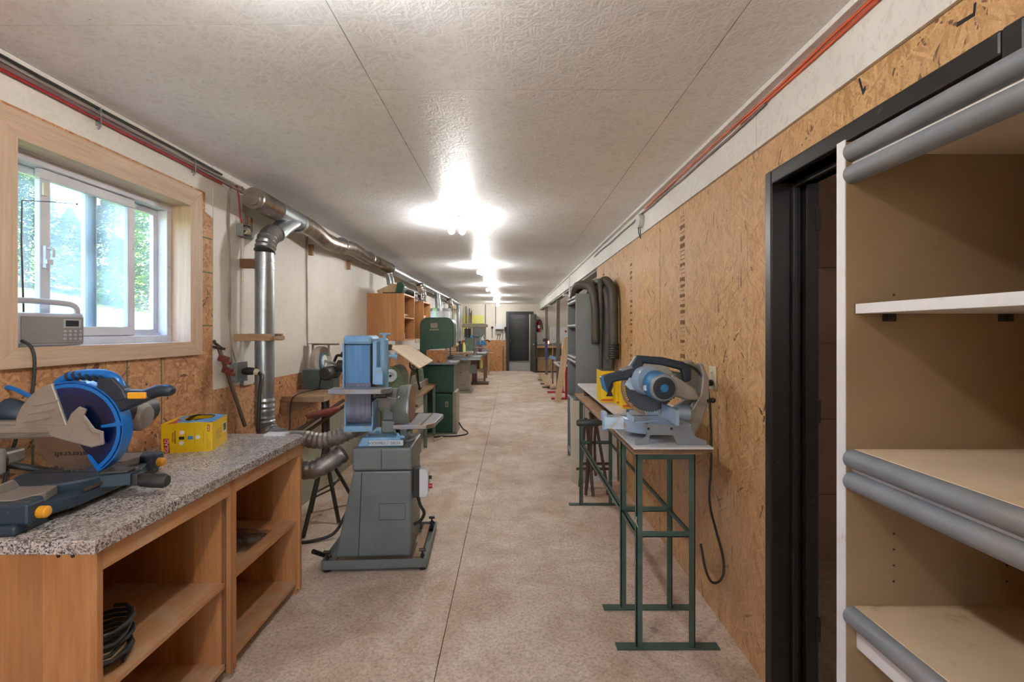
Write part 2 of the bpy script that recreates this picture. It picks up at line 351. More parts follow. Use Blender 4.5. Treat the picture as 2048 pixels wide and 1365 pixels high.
# ------------------------------------------------------------------ geometry helpers
def smooth_path(pts, k=6):
    P = [Vector(p) for p in pts]
    if len(P) < 3: return P
    out = []
    for i in range(len(P) - 1):
        a = P[i - 1] if i else P[0] * 2 - P[1]; b = P[i]; c = P[i + 1]
        d = P[i + 2] if i + 2 < len(P) else P[-1] * 2 - P[-2]
        for j in range(k):
            t = j / k
            out.append(.5 * ((2 * b) + (c - a) * t + (2 * a - 5 * b + 4 * c - d) * t * t + (3 * b - a - 3 * c + d) * t ** 3))
    out.append(P[-1])
    return out
class MB:
    def __init__(s): s.bm = bmesh.new()
    def _xf(s, vs, rot, c):
        if rot is not None:
            if not isinstance(rot, Matrix):
                rot = (Matrix.Rotation(rot[2], 4, 'Z') @ Matrix.Rotation(rot[1], 4, 'Y') @ Matrix.Rotation(rot[0], 4, 'X'))
            c = Vector(c)
            for v in vs: v.co = rot @ (v.co - c) + c
    def box(s, x0, x1, y0, y1, z0, z1, rot=None, about=None):
        x0, x1 = min(x0, x1), max(x0, x1); y0, y1 = min(y0, y1), max(y0, y1); z0, z1 = min(z0, z1), max(z0, z1)
        v = [s.bm.verts.new((x, y, z)) for x in (x0, x1) for y in (y0, y1) for z in (z0, z1)]
        for f in ((0, 1, 3, 2), (4, 6, 7, 5), (0, 4, 5, 1), (2, 3, 7, 6), (0, 2, 6, 4), (1, 5, 7, 3)):
            s.bm.faces.new([v[i] for i in f])
        s._xf(v, rot, about or ((x0 + x1) / 2, (y0 + y1) / 2, (z0 + z1) / 2))
        return s
    def prism(s, poly, ax, a0, a1, rot=None, about=(0, 0, 0)):
        def mk(p, a):
            if ax == 'x': return (a, p[0], p[1])
            if ax == 'y': return (p[0], a, p[1])
            return (p[0], p[1], a)
        A = [s.bm.verts.new(mk(p, a0)) for p in poly]; Bv = [s.bm.verts.new(mk(p, a1)) for p in poly]
        s.bm.faces.new(A); s.bm.faces.new(Bv[::-1])
        n = len(poly)
        for i in range(n): s.bm.faces.new([A[i], Bv[i], Bv[(i + 1) % n], A[(i + 1) % n]])
        s._xf(A + Bv, rot, about)
        return s
    def ring(s, c, u, v, r, n):
        return [s.bm.verts.new(c + u * (r * math.cos(2 * PI * i / n)) + v * (r * math.sin(2 * PI * i / n))) for i in range(n)]
    def sweep(s, pts, rs, n=12, cap=True, closed=False, flat=1.0):
        P = [Vector(p) for p in pts]
        if not hasattr(rs, '__len__'): rs = [rs] * len(P)
        rings = []; up = None
        for i, p in enumerate(P):
            d = ((P[min(i + 1, len(P) - 1)] - P[max(i - 1, 0)]) if not closed else (P[(i + 1) % len(P)] - P[i - 1])).normalized()
            if up is None:
                up = Vector((0, 0, 1)) if abs(d.z) < .9 else Vector((0, 1, 0))
            u = d.cross(up)
            if u.length < 1e-4: u = d.cross(Vector((1, 0, 0)))
            u.normalize(); vv = u.cross(d).normalized(); up = vv
            rings.append(s.ring(p, u, vv * flat, rs[i], n))
        m = len(rings)
        for i in range(m if closed else m - 1):
            a, b = rings[i], rings[(i + 1) % m]
            for j in range(n): s.bm.faces.new([a[j], a[(j + 1) % n], b[(j + 1) % n], b[j]])
        if cap and not closed:
            s.bm.faces.new(rings[0][::-1]); s.bm.faces.new(rings[-1])
        return s
    def cyl(s, a, b, r, r2=None, n=20, cap=True):
        return s.sweep([a, b], [r, r if r2 is None else r2], n, cap)
    def tube(s, pts, r, n=8, k=6):
        return s.sweep(smooth_path(pts, k), r, n)
    def flexpipe(s, pts, r, pitch=.018, amp=.05, n=18, k=10):
        P = smooth_path(pts, k)
        L = [0]
        for i in range(1, len(P)): L.append(L[-1] + (P[i] - P[i - 1]).length)
        N = max(4, int(L[-1] / pitch * 2)); Q = []; R = []; j = 0
        for i in range(N + 1):
            t = L[-1] * i / N
            while j < len(L) - 2 and L[j + 1] < t: j += 1
            f = (t - L[j]) / max(1e-6, L[j + 1] - L[j])
            Q.append(P[j].lerp(P[j + 1], f)); R.append(r * (1 + (amp if i % 2 else -amp)))
        return s.sweep(Q, R, n)
    def lathe(s, prof, c=(0, 0, 0), ax='z', n=28, arc=None):
        c = Vector(c); R = []
        full = arc is None
        a0, a1 = arc or (0, 2 * PI)
        m = n if full else n + 1
        for i in range(m):
            t = a0 + (a1 - a0) * i / n; cs, sn = math.cos(t), math.sin(t); row = []
            for r, h in prof:
                if ax == 'z': o = (r * cs, r * sn, h)
                elif ax == 'y': o = (r * cs, h, r * sn)
                else: o = (h, r * cs, r * sn)
                row.append(s.bm.verts.new(c + Vector(o)))
            R.append(row)
        for i in range(m if full else m - 1):
            a, b = R[i], R[(i + 1) % m]
            for j in range(len(prof) - 1): s.bm.faces.new([a[j], b[j], b[j + 1], a[j + 1]])
        return s
    def sphere(s, c, r, sc=(1, 1, 1), n=16):
        g = bmesh.ops.create_uvsphere(s.bm, u_segments=n, v_segments=max(6, n // 2), radius=r)
        for v in g['verts']: v.co = Vector((v.co.x * sc[0], v.co.y * sc[1], v.co.z * sc[2])) + Vector(c)
        return s
    def blade(s, c, r, teeth, th, r0=.014, hook=.35, depth=.05):
        c = Vector(c); out = []
        for i in range(teeth):
            a = 2 * PI * i / teeth; d = 2 * PI / teeth
            out += [(r * (1 - depth), a), (r, a + d * hook), (r * .995, a + d * (hook + .12)), (r * (1 - depth), a + d * (hook + .2))]
        n = len(out)
        def mk(y): return [s.bm.verts.new(c + Vector((q * math.cos(a), y, q * math.sin(a)))) for q, a in out]
        A, Bv = mk(-th / 2), mk(th / 2)
        I0 = [s.bm.verts.new(c + Vector((r0 * math.cos(a), -th / 2, r0 * math.sin(a)))) for q, a in out]
        I1 = [s.bm.verts.new(c + Vector((r0 * math.cos(a), th / 2, r0 * math.sin(a)))) for q, a in out]
        for i in range(n):
            j = (i + 1) % n
            s.bm.faces.new([A[i], A[j], Bv[j], Bv[i]]); s.bm.faces.new([A[j], A[i], I0[i], I0[j]])
            s.bm.faces.new([Bv[i], Bv[j], I1[j], I1[i]]); s.bm.faces.new([I0[j], I0[i], I1[i], I1[j]])
        return s
    def build(s, name, mat, parent=None, smooth=False, bevel=0, local=False, base=None, keep=False):
        """link the collected shapes as ONE mesh; world coordinates unless local"""
        me = bpy.data.meshes.new(name)
        bmesh.ops.recalc_face_normals(s.bm, faces=s.bm.faces)
        s.bm.to_mesh(me); s.bm.free()
        o = bpy.data.objects.new(name, me)
        if mat is not None: me.materials.append(M[mat] if isinstance(mat, str) else mat)
        if smooth:
            me.shade_smooth(); me.set_sharp_from_angle(angle=math.radians(38))
        if parent is not None:
            if not local:
                me.transform(world_of(parent).inverted())
            o.parent = parent
        elif not keep:
            xs = [v.co.x for v in me.vertices]; ys = [v.co.y for v in me.vertices]; zs = [v.co.z for v in me.vertices]
            b = Vector(base) if base else Vector(((min(xs) + max(xs)) / 2, (min(ys) + max(ys)) / 2, min(zs)))
            me.transform(Matrix.Translation(-b)); o.location = b
        COL.objects.link(o)
        if bevel:
            md = o.modifiers.new('bevel', 'BEVEL'); md.width = bevel; md.segments = 2; md.limit_method = 'ANGLE'; md.angle_limit = math.radians(40)
        return o
def world_of(o):
    m = o.matrix_basis.copy(); p = o.parent
    while p is not None:
        m = p.matrix_basis @ m; p = p.parent
    return m
def tag(o, label, cat, group=None):
    o['label'] = label; o['category'] = cat
    if group: o['group'] = group
    return o
def thing(name, label, cat, loc=(0, 0, 0), rz=0, group=None):
    o = bpy.data.objects.new(name, None); COL.objects.link(o)
    o.empty_display_size = .1; o.location = loc; o.rotation_euler = (0, 0, rz)
    return tag(o, label, cat, group)
def struct(o):
    o['kind'] = 'structure'; return o
def structure(name, loc=(0, 0, 0)):
    o = bpy.data.objects.new(name, None); COL.objects.link(o); o.location = loc; o.empty_display_size = .1
    return struct(o)
def copy_tree(o, parent=None):
    c = o.copy(); COL.objects.link(c)
    if parent is not None: c.parent = parent
    for ch in list(o.children): copy_tree(ch, c)
    return c
def lettering(name, text, size, mat, parent, mtx, ex=.0004, shear=0, sx=1):
    cu = bpy.data.curves.new(name, 'FONT'); cu.body = text; cu.size = size; cu.extrude = ex
    cu.align_x = 'CENTER'; cu.align_y = 'CENTER'; cu.shear = shear; cu.resolution_u = 2
    t = bpy.data.objects.new(name, cu); COL.objects.link(t)
    dg = bpy.context.evaluated_depsgraph_get()
    me = bpy.data.meshes.new_from_object(t.evaluated_get(dg))
    bpy.data.objects.remove(t); bpy.data.curves.remove(cu)
    me.name = name; me.transform(Matrix.Scale(sx, 4, (1, 0, 0))); me.transform(mtx)
    me.transform(world_of(parent).inverted())
    me.materials.clear(); me.materials.append(M[mat])
    o = bpy.data.objects.new(name, me); o.parent = parent; COL.objects.link(o)
    return o
def face_mtx(c, right, up):
    r = Vector(right).normalized(); u = Vector(up).normalized(); n = r.cross(u)
    m = Matrix((r, u, n)).transposed().to_4x4(); m.translation = Vector(c)
    return m

# ================================================================== THE ROOM
XL, XR, H, YB, YE = -1.77, 1.05, 2.44, -4.0, 17.1
XF = 4.6      # far right room
# floor with slabs
fl = struct(MB().box(XL - .2, XF + .1, YB - .1, YE + .1, -.25, -.012).build('floor', 'dark_print', keep=True))
for x0, x1, y0, y1 in ((XL, -.322, YB, 7.498), (-.318, XR + .1, YB, 7.498), (XL, -.322, 7.502, YE), (-.318, 2.2, 7.502, YE),
                       (2.204, XF, 5.85, YE), (XR + .104, 3.4, YB, 5.7)):
    MB().box(x0, x1, y0, y1, -.012, 0).build('concrete_slab', 'floor', fl)
# ceiling boards
ce = struct(MB().box(XL - .2, XF + .1, YB - .1, YE + .1, H + .012, H + .14).build('ceiling', 'dark_print', keep=True))
xs = [XL, -.549, .712, XR]
for i in range(3):
    off = (1.508, 1.91, .6)[i]
    ys = sorted([YB, YE] + [off + 2.44 * k for k in range(-3, 8) if YB + .2 < off + 2.44 * k < YE - .2])
    for a, b in zip(ys[:-1], ys[1:]):
        MB().box(xs[i] + .0018, xs[i + 1] - .0018, a + .0013, b - .0013, H, H + .012).build('ceiling_panel', 'ceil', ce)
for a, b in ((5.75, 8.2), (8.2, 10.64), (10.64, 13.1), (13.1, 15.5), (15.5, YE)):
    for c, d in ((XR + .14, 2.4), (2.4, XF)):
        MB().box(c + .0015, d - .0015, a + .0015, b - .0015, H, H + .012).build('ceiling_panel', 'ceil', ce)
MB().box(XR + .1, 3.4, YB, 5.7, H, H + .012).build('ceiling_panel', 'ceil', ce)

# left wall: backing with window openings
WINS = [(1.67, 2.57, 1.40, 2.145), (8.75, 9.6, 1.32, 2.0), (14.3, 15.25, 1.40, 2.145)]
b = MB(); y = YB
for (a, c, z0, z1) in WINS:
    a -= .012; c += .012
    b.box(XL - .16, XL - .012, y, a, 0, H); b.box(XL - .16, XL - .012, a, c, 0, z0 - .013); b.box(XL - .16, XL - .012, a, c, z1 + .012, H); y = c
b.box(XL - .16, XL - .012, y, YE + .1, 0, H)
wl = struct(b.build('wall_left', 'wall_paint', keep=True))
# strand board round the window
t = .012
def ypoly(p, name, mat, par, x0, x1): return MB().prism(p, 'x', x0, x1).build(name, mat, par)
g = .0012
ypoly([(YB, .7), (.35 - g, .7), (.35 - g, 2.25), (YB, 2.25)], 'osb_panel', 'osb_left', wl, XL - t, XL)
ypoly([(.35 + g, .7), (1.658, .7), (1.658, 1.38), (1.658, 2.158), (1.658, 2.262), (.35 + g, 2.262)], 'osb_panel', 'osb_left', wl, XL - t, XL)
ypoly([(1.658 + g, .7), (2.788, .7), (2.788, 2.13), (2.72, 2.15), (2.72, 2.262), (1.658 + g, 2.262), (1.658 + g, 2.158), (2.583, 2.158), (2.583, 1.386), (1.658 + g, 1.386)],
      'osb_panel', 'osb_left', wl, XL - t, XL)
# green guide lines printed on the board
b = MB()
for yy in (1.74, 1.955, 2.167, 2.38): b.box(XL, XL + .0008, yy - .004, yy + .004, .88, 1.335)
for zz in (1.49, 1.80, 2.0): b.box(XL, XL + .0008, 2.68, 2.785, zz - .004, zz + .004)
b.build('guide_line', basic('faded_green_ink', (110, 116, 92), .8, bmp=0), wl)
# white boards above the window and beyond
MB().box(XL - t, XL, YB, .35 - g, 2.25, H).build('painted_panel', 'wall_paint', wl)
MB().prism([(.35 + g, 2.262), (2.72, 2.262), (2.72, 2.15), (2.788, 2.13), (2.788, H), (.35 + g, H)], 'x', XL - t, XL).build('painted_panel', 'wall_paint', wl)
ys = [2.79, 4.02, 5.24, 6.46, 7.68, 8.75]
for a, c in zip(ys[:-1], ys[1:]):
    MB().box(XL - t, XL + .002, a + g, c - g, 1.108, H).build('painted_panel', 'wall_paint', wl)
for a, c, z0, z1 in ((8.75, 9.6, 1.108, 1.32), (8.75, 9.6, 2.0, H), (9.6, 11.2, 1.108, H), (11.2, 12.8, 1.108, H), (12.8, 14.3, 1.108, H),
                     (14.3, 15.25, 1.108, 1.40), (14.3, 15.25, 2.145, H), (15.25, YE, 1.108, H)):
    MB().box(XL - t, XL + .002, a + g, c - g, z0, z1).build('painted_panel', 'wall_paint', wl)
ys = [2.79, 5.23, 7.67, 10.1, 12.5, 15, YE]
for a, c in zip(ys[:-1], ys[1:]):
    MB().box(XL - t, XL, a + g, c - g, .66, 1.106).build('osb_panel', 'osb_left', wl)
for a, c in ((YB, 3.1), (3.1, 6.8), (6.8, 12), (12, YE)):
    MB().box(XL - t, XL + .03, a + g, c - g, 0, .66).build('foundation_block', 'cement', wl)

# windows
def make_window(n, y0, y1, z0, z1, near=True):
    R = structure('window_%d' % n, (XL, (y0 + y1) / 2, z0))
    wd = .1
    # casing
    C = R
    x0, x1 = XL - .001, XL + .019
    for nm, p in (('casing_board', [(y0 - wd, z0 - wd * .75), (y1 + wd, z0 - wd * .75), (y1, z0), (y0, z0)]),
                  ('casing_board', [(y0 - wd, z1 + wd), (y1 + wd, z1 + wd), (y1, z1), (y0, z1)])):
        MB().prism(p, 'x', x0, x1).build(nm, 'pine_y', C, bevel=.0015)
    MB().prism([(y0 - wd, z0 - wd * .75), (y0, z0), (y0, z1), (y0 - wd, z1 + wd)], 'x', x0, x1).build('casing_board', 'pine_z', C, bevel=.0015)
    MB().prism([(y1 + wd, z0 - wd * .75), (y1, z0), (y1, z1), (y1 + wd, z1 + wd)], 'x', x0, x1).build('casing_board', 'pine_z', C, bevel=.0015)
    # reveal boards
    xr = XL - .085
    MB().box(xr, XL, y0, y1, z0 - .012, z0).build('window_sill', 'white_lam', C)
    MB().box(xr, XL, y0, y1, z1, z1 + .0115).build('reveal_board', 'pine_y', C)
    MB().box(xr, XL, y0 - .0115, y0, z0 - .012, z1 + .01).build('reveal_board', 'pine_z', C)
    MB().box(xr, XL, y1, y1 + .0115, z0 - .012, z1 + .01).build('reveal_board', 'pine_z', C)
    # vinyl frame
    xa, xb = XL - .165, xr
    f = .035
    b = MB()
    b.box(xa, xb, y0, y1, z0, z0 + f).box(xa, xb, y0, y1, z1 - f, z1).box(xa, xb, y0, y0 + f, z0 + f, z1 - f).box(xa, xb, y1 - f, y1, z0 + f, z1 - f)
    fr = b.build('window_frame', 'white_vinyl', C, bevel=.003)
    MB().box(xa + .02, xb - .035, y0 + f, y1 - f, z0 + f, z0 + f + .012).build('track', 'white_vinyl', fr)
    def sash(ya, yb, xa, xb, st, mat='white_vinyl', gm='pane_hazy', lmat=None):
        za, zb = z0 + f + .002, z1 - f - .002
        b = MB()
        b.box(xa, xb, ya, yb, za, za + st).box(xa, xb, ya, yb, zb - st, zb).box(xa, xb, ya, ya + st, za + st, zb - st).box(xa, xb, yb - st, yb, za + st, zb - st)
        s = b.build('sash', mat, C, bevel=.003)
        xm = (xa + xb) / 2
        MB().box(xm - .002, xm + .002, ya + st - .004, yb - st + .004, za + st - .004, zb - st + .004).build('pane', gm, s)
        return s
    ym = (y0 + y1) / 2
    sash(y0 + f, ym + .015, XL - .158, XL - .136, .03, gm='pane')
    s = sash(ym + .015, y1 - f, XL - .158, XL - .136, .03, gm='pane')
    MB().box(XL - .135, XL - .128, ym - .012, ym + .028, z0 + f, z1 - f).build('weathered_stile', 'dark_vinyl', C)
    if near:
        s = sash(1.865, 2.335, XL - .122, XL - .098, .042)
        b = MB(); b.box(XL - .098, XL - .082, 1.872, 1.888, 1.71, 1.80).box(XL - .086, XL - .072, 1.868, 1.893, 1.725, 1.745)
        b.tube([(XL - .085, 1.88, 1.79), (XL - .066, 1.885, 1.785), (XL - .066, 1.885, 1.755)], .006)
        b.build('latch', 'white_vinyl', s, bevel=.002)
        MB().box(XL - .098, XL - .09, 1.87, 1.886, 2.0, 2.05).build('catch', 'cream', s)
    return R
for i, wv in enumerate(WINS): make_window(i + 1, *wv, near=(i == 0))

# right wall (door opening 0.96 .. 1.905)
D0, D1, DZ = .985, 1.86, 2.04
b = MB(); b.box(XR + .012, XR + .15, YB, D0, 0, 2.23).box(XR + .012, XR + .15, D1, 5.75, 0, 2.23).box(XR + .012, XR + .15, D0, D1, DZ, 2.23)
wr = struct(b.build('wall_right', 'old_wood', keep=True))
MB().box(XR, XR + t, YB, -1.572, 0, 2.228).build('osb_panel', 'osb_right', wr)
MB().box(XR, XR + t, -1.57, -.352, 0, 2.228).build('osb_panel', 'osb_right', wr)
MB().prism([(-.35, 0), (D0, 0), (D0, DZ), (D1, DZ), (D1, 0), (2.087 - g, 0), (2.087 - g, 2.228), (-.35, 2.228)], 'x', XR, XR + t).build('osb_panel', 'osb_right', wr)
for k in range(3):
    a = 2.087 + 1.221 * k
    MB().box(XR - .002 * (k % 2), XR + t, a + g, a + 1.221 - g, 0, 2.228).build('osb_panel', 'osb_right', wr)
    # ink grade stamps: stacked bars and blocks
    b = MB(); yc = a + .79
    rnd = random.Random(3)
    z = 2.16 if k != 1 else 2.1
    for row in range(46):
        hgt = rnd.choice((.01, .012, .022, .03))
        if hgt < .015:
            b.box(XR - .0031, XR - .0004, yc - .035, yc - .035 + rnd.uniform(.05, .075), z - .003, z)
        else:
            yy = yc - .037
            while yy < yc + .034:
                ww = rnd.choice((.003, .005, .008)); b.box(XR - .0031, XR - .0004, yy, yy + ww, z - hgt * rnd.uniform(.6, 1), z); yy += ww + .004
            b.box(XR - .0031, XR - .0004, yc - .037, yc + .037, z - hgt * .5 - .002, z - hgt * .5)
        z -= hgt + .014
        if z < .25: break
    b.build('ink_stamp', 'brown_print', wr)
# beam
bm = structure('trim_1', (XR, 0, 2.23))
for a, c in ((YB, 1.988), (1.992, 8.9), (8.904, YE)):
    MB().box(XR - .012, XR + .15, a, c, 2.23, H - .001).build('beam_board', 'beam', bm)
MB().box(XR - .045, XR - .012, YB, YE, H - .022, H - .001).build('cove_strip', 'beam', bm)
MB().box(XR + .02, XR + .13, 5.76, YE, 2.205, 2.23).build('beam_flange', 'post', bm)

# near door frame on the right + dim room behind
d1 = structure('door_1', (XR, 1.43, 0))
b = MB()
b.box(XR - .022, XR + .151, D1 - .002, D1 + .045, 0, DZ + .055).box(XR - .022, XR + .151, D0 - .045, D0 + .002, 0, DZ + .055).box(XR - .022, XR + .151, D0 + .002, D1 - .002, DZ, DZ + .055)
fr = b.build('door_frame', 'black', d1, bevel=.006)
b = MB()
b.box(XR + .055, XR + .075, D1 - .022, D1 - .002, 0, DZ).box(XR + .055, XR + .075, D0 + .002, D0 + .022, 0, DZ).box(XR + .055, XR + .075, D0 + .022, D1 - .022, DZ - .02, DZ)
b.build('door_stop', 'black', d1, bevel=.004)
MB().box(XR + .10, XR + .148, D1 - .03, D1 - .003, 0, DZ - .003).build('jamb_strip', 'black', d1, bevel=.003)
b = MB()
for zz in (.25, 1.1, 1.85): b.box(XR + .135, XR + .154, D1 - .034, D1 - .006, zz, zz + .09)
b.build('hinge', 'black_metal', d1)
sr = struct(MB().box(1.2, 3.45, 3.0, 3.1, 0, H).build('wall_side_room_back', 'brown_room', keep=True)); 
for zz in (0, .42, .9, 1.38, 1.86):
    MB().box(1.2, 3.45, 2.985, 3.0, zz + .002, zz + (.48 if zz else .42) - .002).build('wall_board', 'brown_room', sr)
struct(MB().box(3.4, 3.5, YB, 5.7, 0, H).build('wall_side_room_right', 'brown_room', keep=True))
# remaining shell
struct(MB().box(XL - .16, -1.2, YB - .1, YB, 0, H).box(.6, XF + .1, YB - .1, YB, 0, H).box(-1.2, .6, YB - .1, YB, 0, .9).box(-1.2, .6, YB - .1, YB, 2.1, H).build('wall_back', 'wall_paint_x', keep=True))
bw = structure('window_4', (-.3, YB, .9))  # unseen window and wall opening added behind the camera for daylight fill
for xa in (-1.2, -.325, .55): MB().box(xa, xa + .05, YB - .09, YB - .03, .9, 2.1).build('window_frame', 'white_vinyl', bw)
for za in (.9, 2.05): MB().box(-1.15, .55, YB - .09, YB - .03, za, za + .05).build('window_frame', 'white_vinyl', bw)
MB().box(-1.15, .55, YB - .062, YB - .058, .95, 2.05).build('pane', 'pane', bw)
struct(MB().box(XR + .15, XF + .1, 5.7, 5.78, 0, H).build('wall_partition', 'wall_paint_x', keep=True))
struct(MB().box(XF, XF + .1, 5.7, YE + .1, 0, H).build('wall_far_right', 'wall_paint', keep=True))
DX0, DX1, DH = -.07, .72, 2.06
we = MB().box(XL - .16, DX0, YE, YE + .1, 0, H).box(DX1, XF + .1, YE, YE + .1, 0, H).box(DX0, DX1, YE, YE + .1, DH, H)
we = struct(we.build('wall_far', 'wall_paint_x', keep=True))
xs = [XL, -.62, DX0 - .03]
for a, c in zip(xs[:-1], xs[1:]):
    MB().box(a + .001, c - .001, YE - .012, YE, 1.12, H).build('painted_panel', 'wall_paint_x', we)
    MB().box(a + .001, c - .001, YE - .018, YE, 0, 1.118).build('osb_panel', 'osb_end', we)
MB().box(DX0 - .028, .82, YE - .012, YE, DH + .1, H).build('painted_panel', 'wall_paint_x', we)
for a, c in ((.822, 2.04), (2.042, 3.26), (3.262, XF)):
    MB().box(a, c, YE - .012, YE, 0, H).build('painted_panel', 'wall_paint_x', we)
# hallway beyond
hl = structure('wall_hallway', (0, YE + .1, 0))
MB().box(DX0 - .25, DX0 - .15, YE + .1, 23, 0, H).build('hall_side', 'wall_paint', hl)
MB().box(DX1 + .15, DX1 + .25, YE + .1, 23, 0, H).build('hall_side', 'wall_paint', hl)
MB().box(DX0 - .25, DX1 + .25, YE + .1, 23, H, H + .1).build('hall_ceiling', 'ceil', hl)
MB().box(DX0 - .25, DX1 + .25, YE + .1, 23, -.1, 0).build('hall_floor', basic('grey_hall_floor', (150, 146, 142), .6), hl)
MB().box(DX0 - .25, DX1 + .25, 22.9, 23, 0, H).build('hall_end', 'black', hl)
d2 = structure('door_2', (.325, YE, 0))
b = MB(); b.box(DX0 - .11, DX0, YE - .04, YE + .1, 0, DH + .1).box(DX1, DX1 + .1, YE - .04, YE + .1, 0, DH + .1).box(DX0, DX1, YE - .04, YE + .1, DH, DH + .1)
b.build('door_frame', 'black', d2, bevel=.004)
lf = MB().box(DX1 + .0, DX1 + .8, YE - .09, YE - .045, .01, DH - .02, rot=(0, 0, -math.radians(80)), about=(DX1 + .02, YE - .05, 0)).build('door_leaf', 'black', d2, bevel=.003)
MB().cyl((.80, 16.36, .98), (.93, 16.38, .98), .018).sphere((.79, 16.36, .98), .03).sphere((.93, 16.38, .98), .03).build('door_knob', 'galv', lf, smooth=True)
d3 = structure('door_3', (.35, 22.85, 0))
MB().box(-.1, .82, 22.84, 22.88, .01, 2.03).build('door_leaf', 'black', d3, bevel=.003)
MB().sphere((-.02, 22.8, .98), .035).cyl((-.02, 22.8, .98), (-.02, 22.85, .98), .015).build('door_knob', 'galv', d3, smooth=True)

# steel posts below the beam
for y, m2 in ((11.2, None), (14.8, 1)):
    o = thing('steel_post', 'grey steel post carrying the beam %s' % ('nearer to the camera, behind the leaning board' if not m2 else 'farther back, with a blue clamp hung on it'), 'post', (1.12, y, 0))
    MB().box(1.08, 1.16, y - .04, y + .04, .012, 2.205).build('post_shaft', 'post', o, bevel=.003)
    MB().box(1.04, 1.20, y - .08, y + .08, 0, .012).build('base_plate', 'post', o)

# ------------------------------------------------------------------ lamps on the ceiling
def make_lamp():
    R = thing('ceiling_lamp', '', 'lamp')
    MB().lathe([(0, 0), (.082, 0), (.085, -.008), (.06, -.022), (.03, -.036), (.022, -.05), (0, -.05)]).build('canopy', 'white_lam', R, True, local=True)
    MB().cyl((0, 0, -.05), (0, 0, -.075), .014).build('socket', 'galv', R, True, local=True)
    for s in (-1, 1):
        sk = MB().cyl((s * .008, 0, -.07), (s * .03, -.0, -.09), .013).build('bulb_socket', 'white_lam', R, True, local=True)
        MB().sphere((s * .046, 0, -.112), .029, (1, 1, 1.08), 14).build('bulb', 'bulb', R, True, local=True)
    return R
lampw = ['nearest lit double-bulb lamp on the ceiling, largest in view', 'second lit ceiling lamp along the aisle', 'third lit ceiling lamp along the aisle',
         'fourth lit ceiling lamp, far down the aisle', 'farthest lit ceiling lamp, just before the end wall']
L0 = make_lamp()
locs = [(4.08, -.47), (7.0, -.46), (10.0, -.46), (13.0, -.45), (16.0, -.45), (.93, -.47), (-1.8, -.47)]
for i, (y, x) in enumerate(locs):
    o = L0 if i == 0 else copy_tree(L0)
    o.location = (x, y, H); o.rotation_euler = (0, 0, math.radians((10, 70, 30, 80, 50, 90, 20)[i]))
    o['group'] = 'bare bulb ceiling lamps'
    o['label'] = lampw[i] if i < 5 else ('double-bulb ceiling lamp above the camera, out of the picture' if i == 5 else 'double-bulb ceiling lamp behind the camera')
o = copy_tree(L0); o.location = (.32, 20.6, H); o['label'] = 'added unseen lamp brightening the hallway beyond the far door'  # extra lamp, added so the hall floor and end door show
o = copy_tree(L0); o.location = (2.5, -2.6, H); o['label'] = 'added unseen lamp brightening the room behind the near doorway'  # extra lamp, added to lift the wall seen through the doorway
for i, (x, y) in enumerate(((2.9, 8.5), (2.9, 13.5))):
    o = copy_tree(L0); o.location = (x, y, H); o['label'] = 'added unseen lamp brightening the open side room, %s one' % ('nearer', 'farther')[i]  # both added out of view to light this darker area

# ================================================================== NEAR LEFT: counter and what is on it
CX = -1.15; CT = .88
cn = thing('workbench_cabinet', 'open wooden shelf cabinet under the speckled grey countertop by the window', 'cabinet', (-1.46, 1.97, 0))
X0, X1, Y0, Y1 = XL + .035, -1.185, 1.325, 2.62
MB().box(X0, X1, Y0, Y0 + .02, 0, .84).build('side_panel', 'maple_zx', cn, bevel=.001)
MB().box(X0, X1, Y1 - .02, Y1, 0, .84).build('side_panel', 'maple_zx', cn, bevel=.001)
for a in (1.955, 1.978): MB().box(X0 + .01, X1 - .02, a, a + .02, .05, .84).build('divider', 'maple_zx', cn, bevel=.001)
MB().box(X0, X0 + .01, Y0 + .02, Y1 - .02, .0, .84).build('back_panel', 'maple_z', cn)
for a, c in ((Y0 + .02, 1.955), (1.998, Y1 - .02)):
    MB().box(X0 + .01, X1 - .004, a, c, .392, .41).build('shelf', 'maple_y', cn, bevel=.001)
    MB().box(X0 + .01, X1 - .004, a, c, .052, .072).build('bottom_panel', 'maple_y', cn, bevel=.001)
    MB().box(X1 - .002, X1 + .017, a, c, .775, .84).build('apron_rail', 'maple_y', cn, bevel=.001)
for a, c in ((Y0, Y0 + .02), (1.955, 1.975), (1.978, 1.998), (Y1 - .02, Y1)):
    MB().box(X1, X1 + .018, a, c, 0.03, .84).build('face_stile', 'maple_z', cn, bevel=.001)
MB().box(X1 - .07, X1 - .055, Y0 + .02, Y1 - .02, 0, .052).build('kick_board', 'old_wood', cn)
for zz, xx in ((.825, -1.235), (.825, -1.275)): MB().cyl((xx, Y0 - .002, zz), (xx, Y0, zz), .005).build('screw', 'dark_print', cn)
ct = MB().prism([(XL + .002, 1.295), (-1.146, 1.295), (CX, 1.30), (CX, 2.60), (-1.185, 2.645), (XL + .002, 2.645)], 'z', .841, CT).build('countertop', 'granite', bevel=.004)
tag(ct, 'speckled grey and brown laminate countertop under the window', 'countertop')

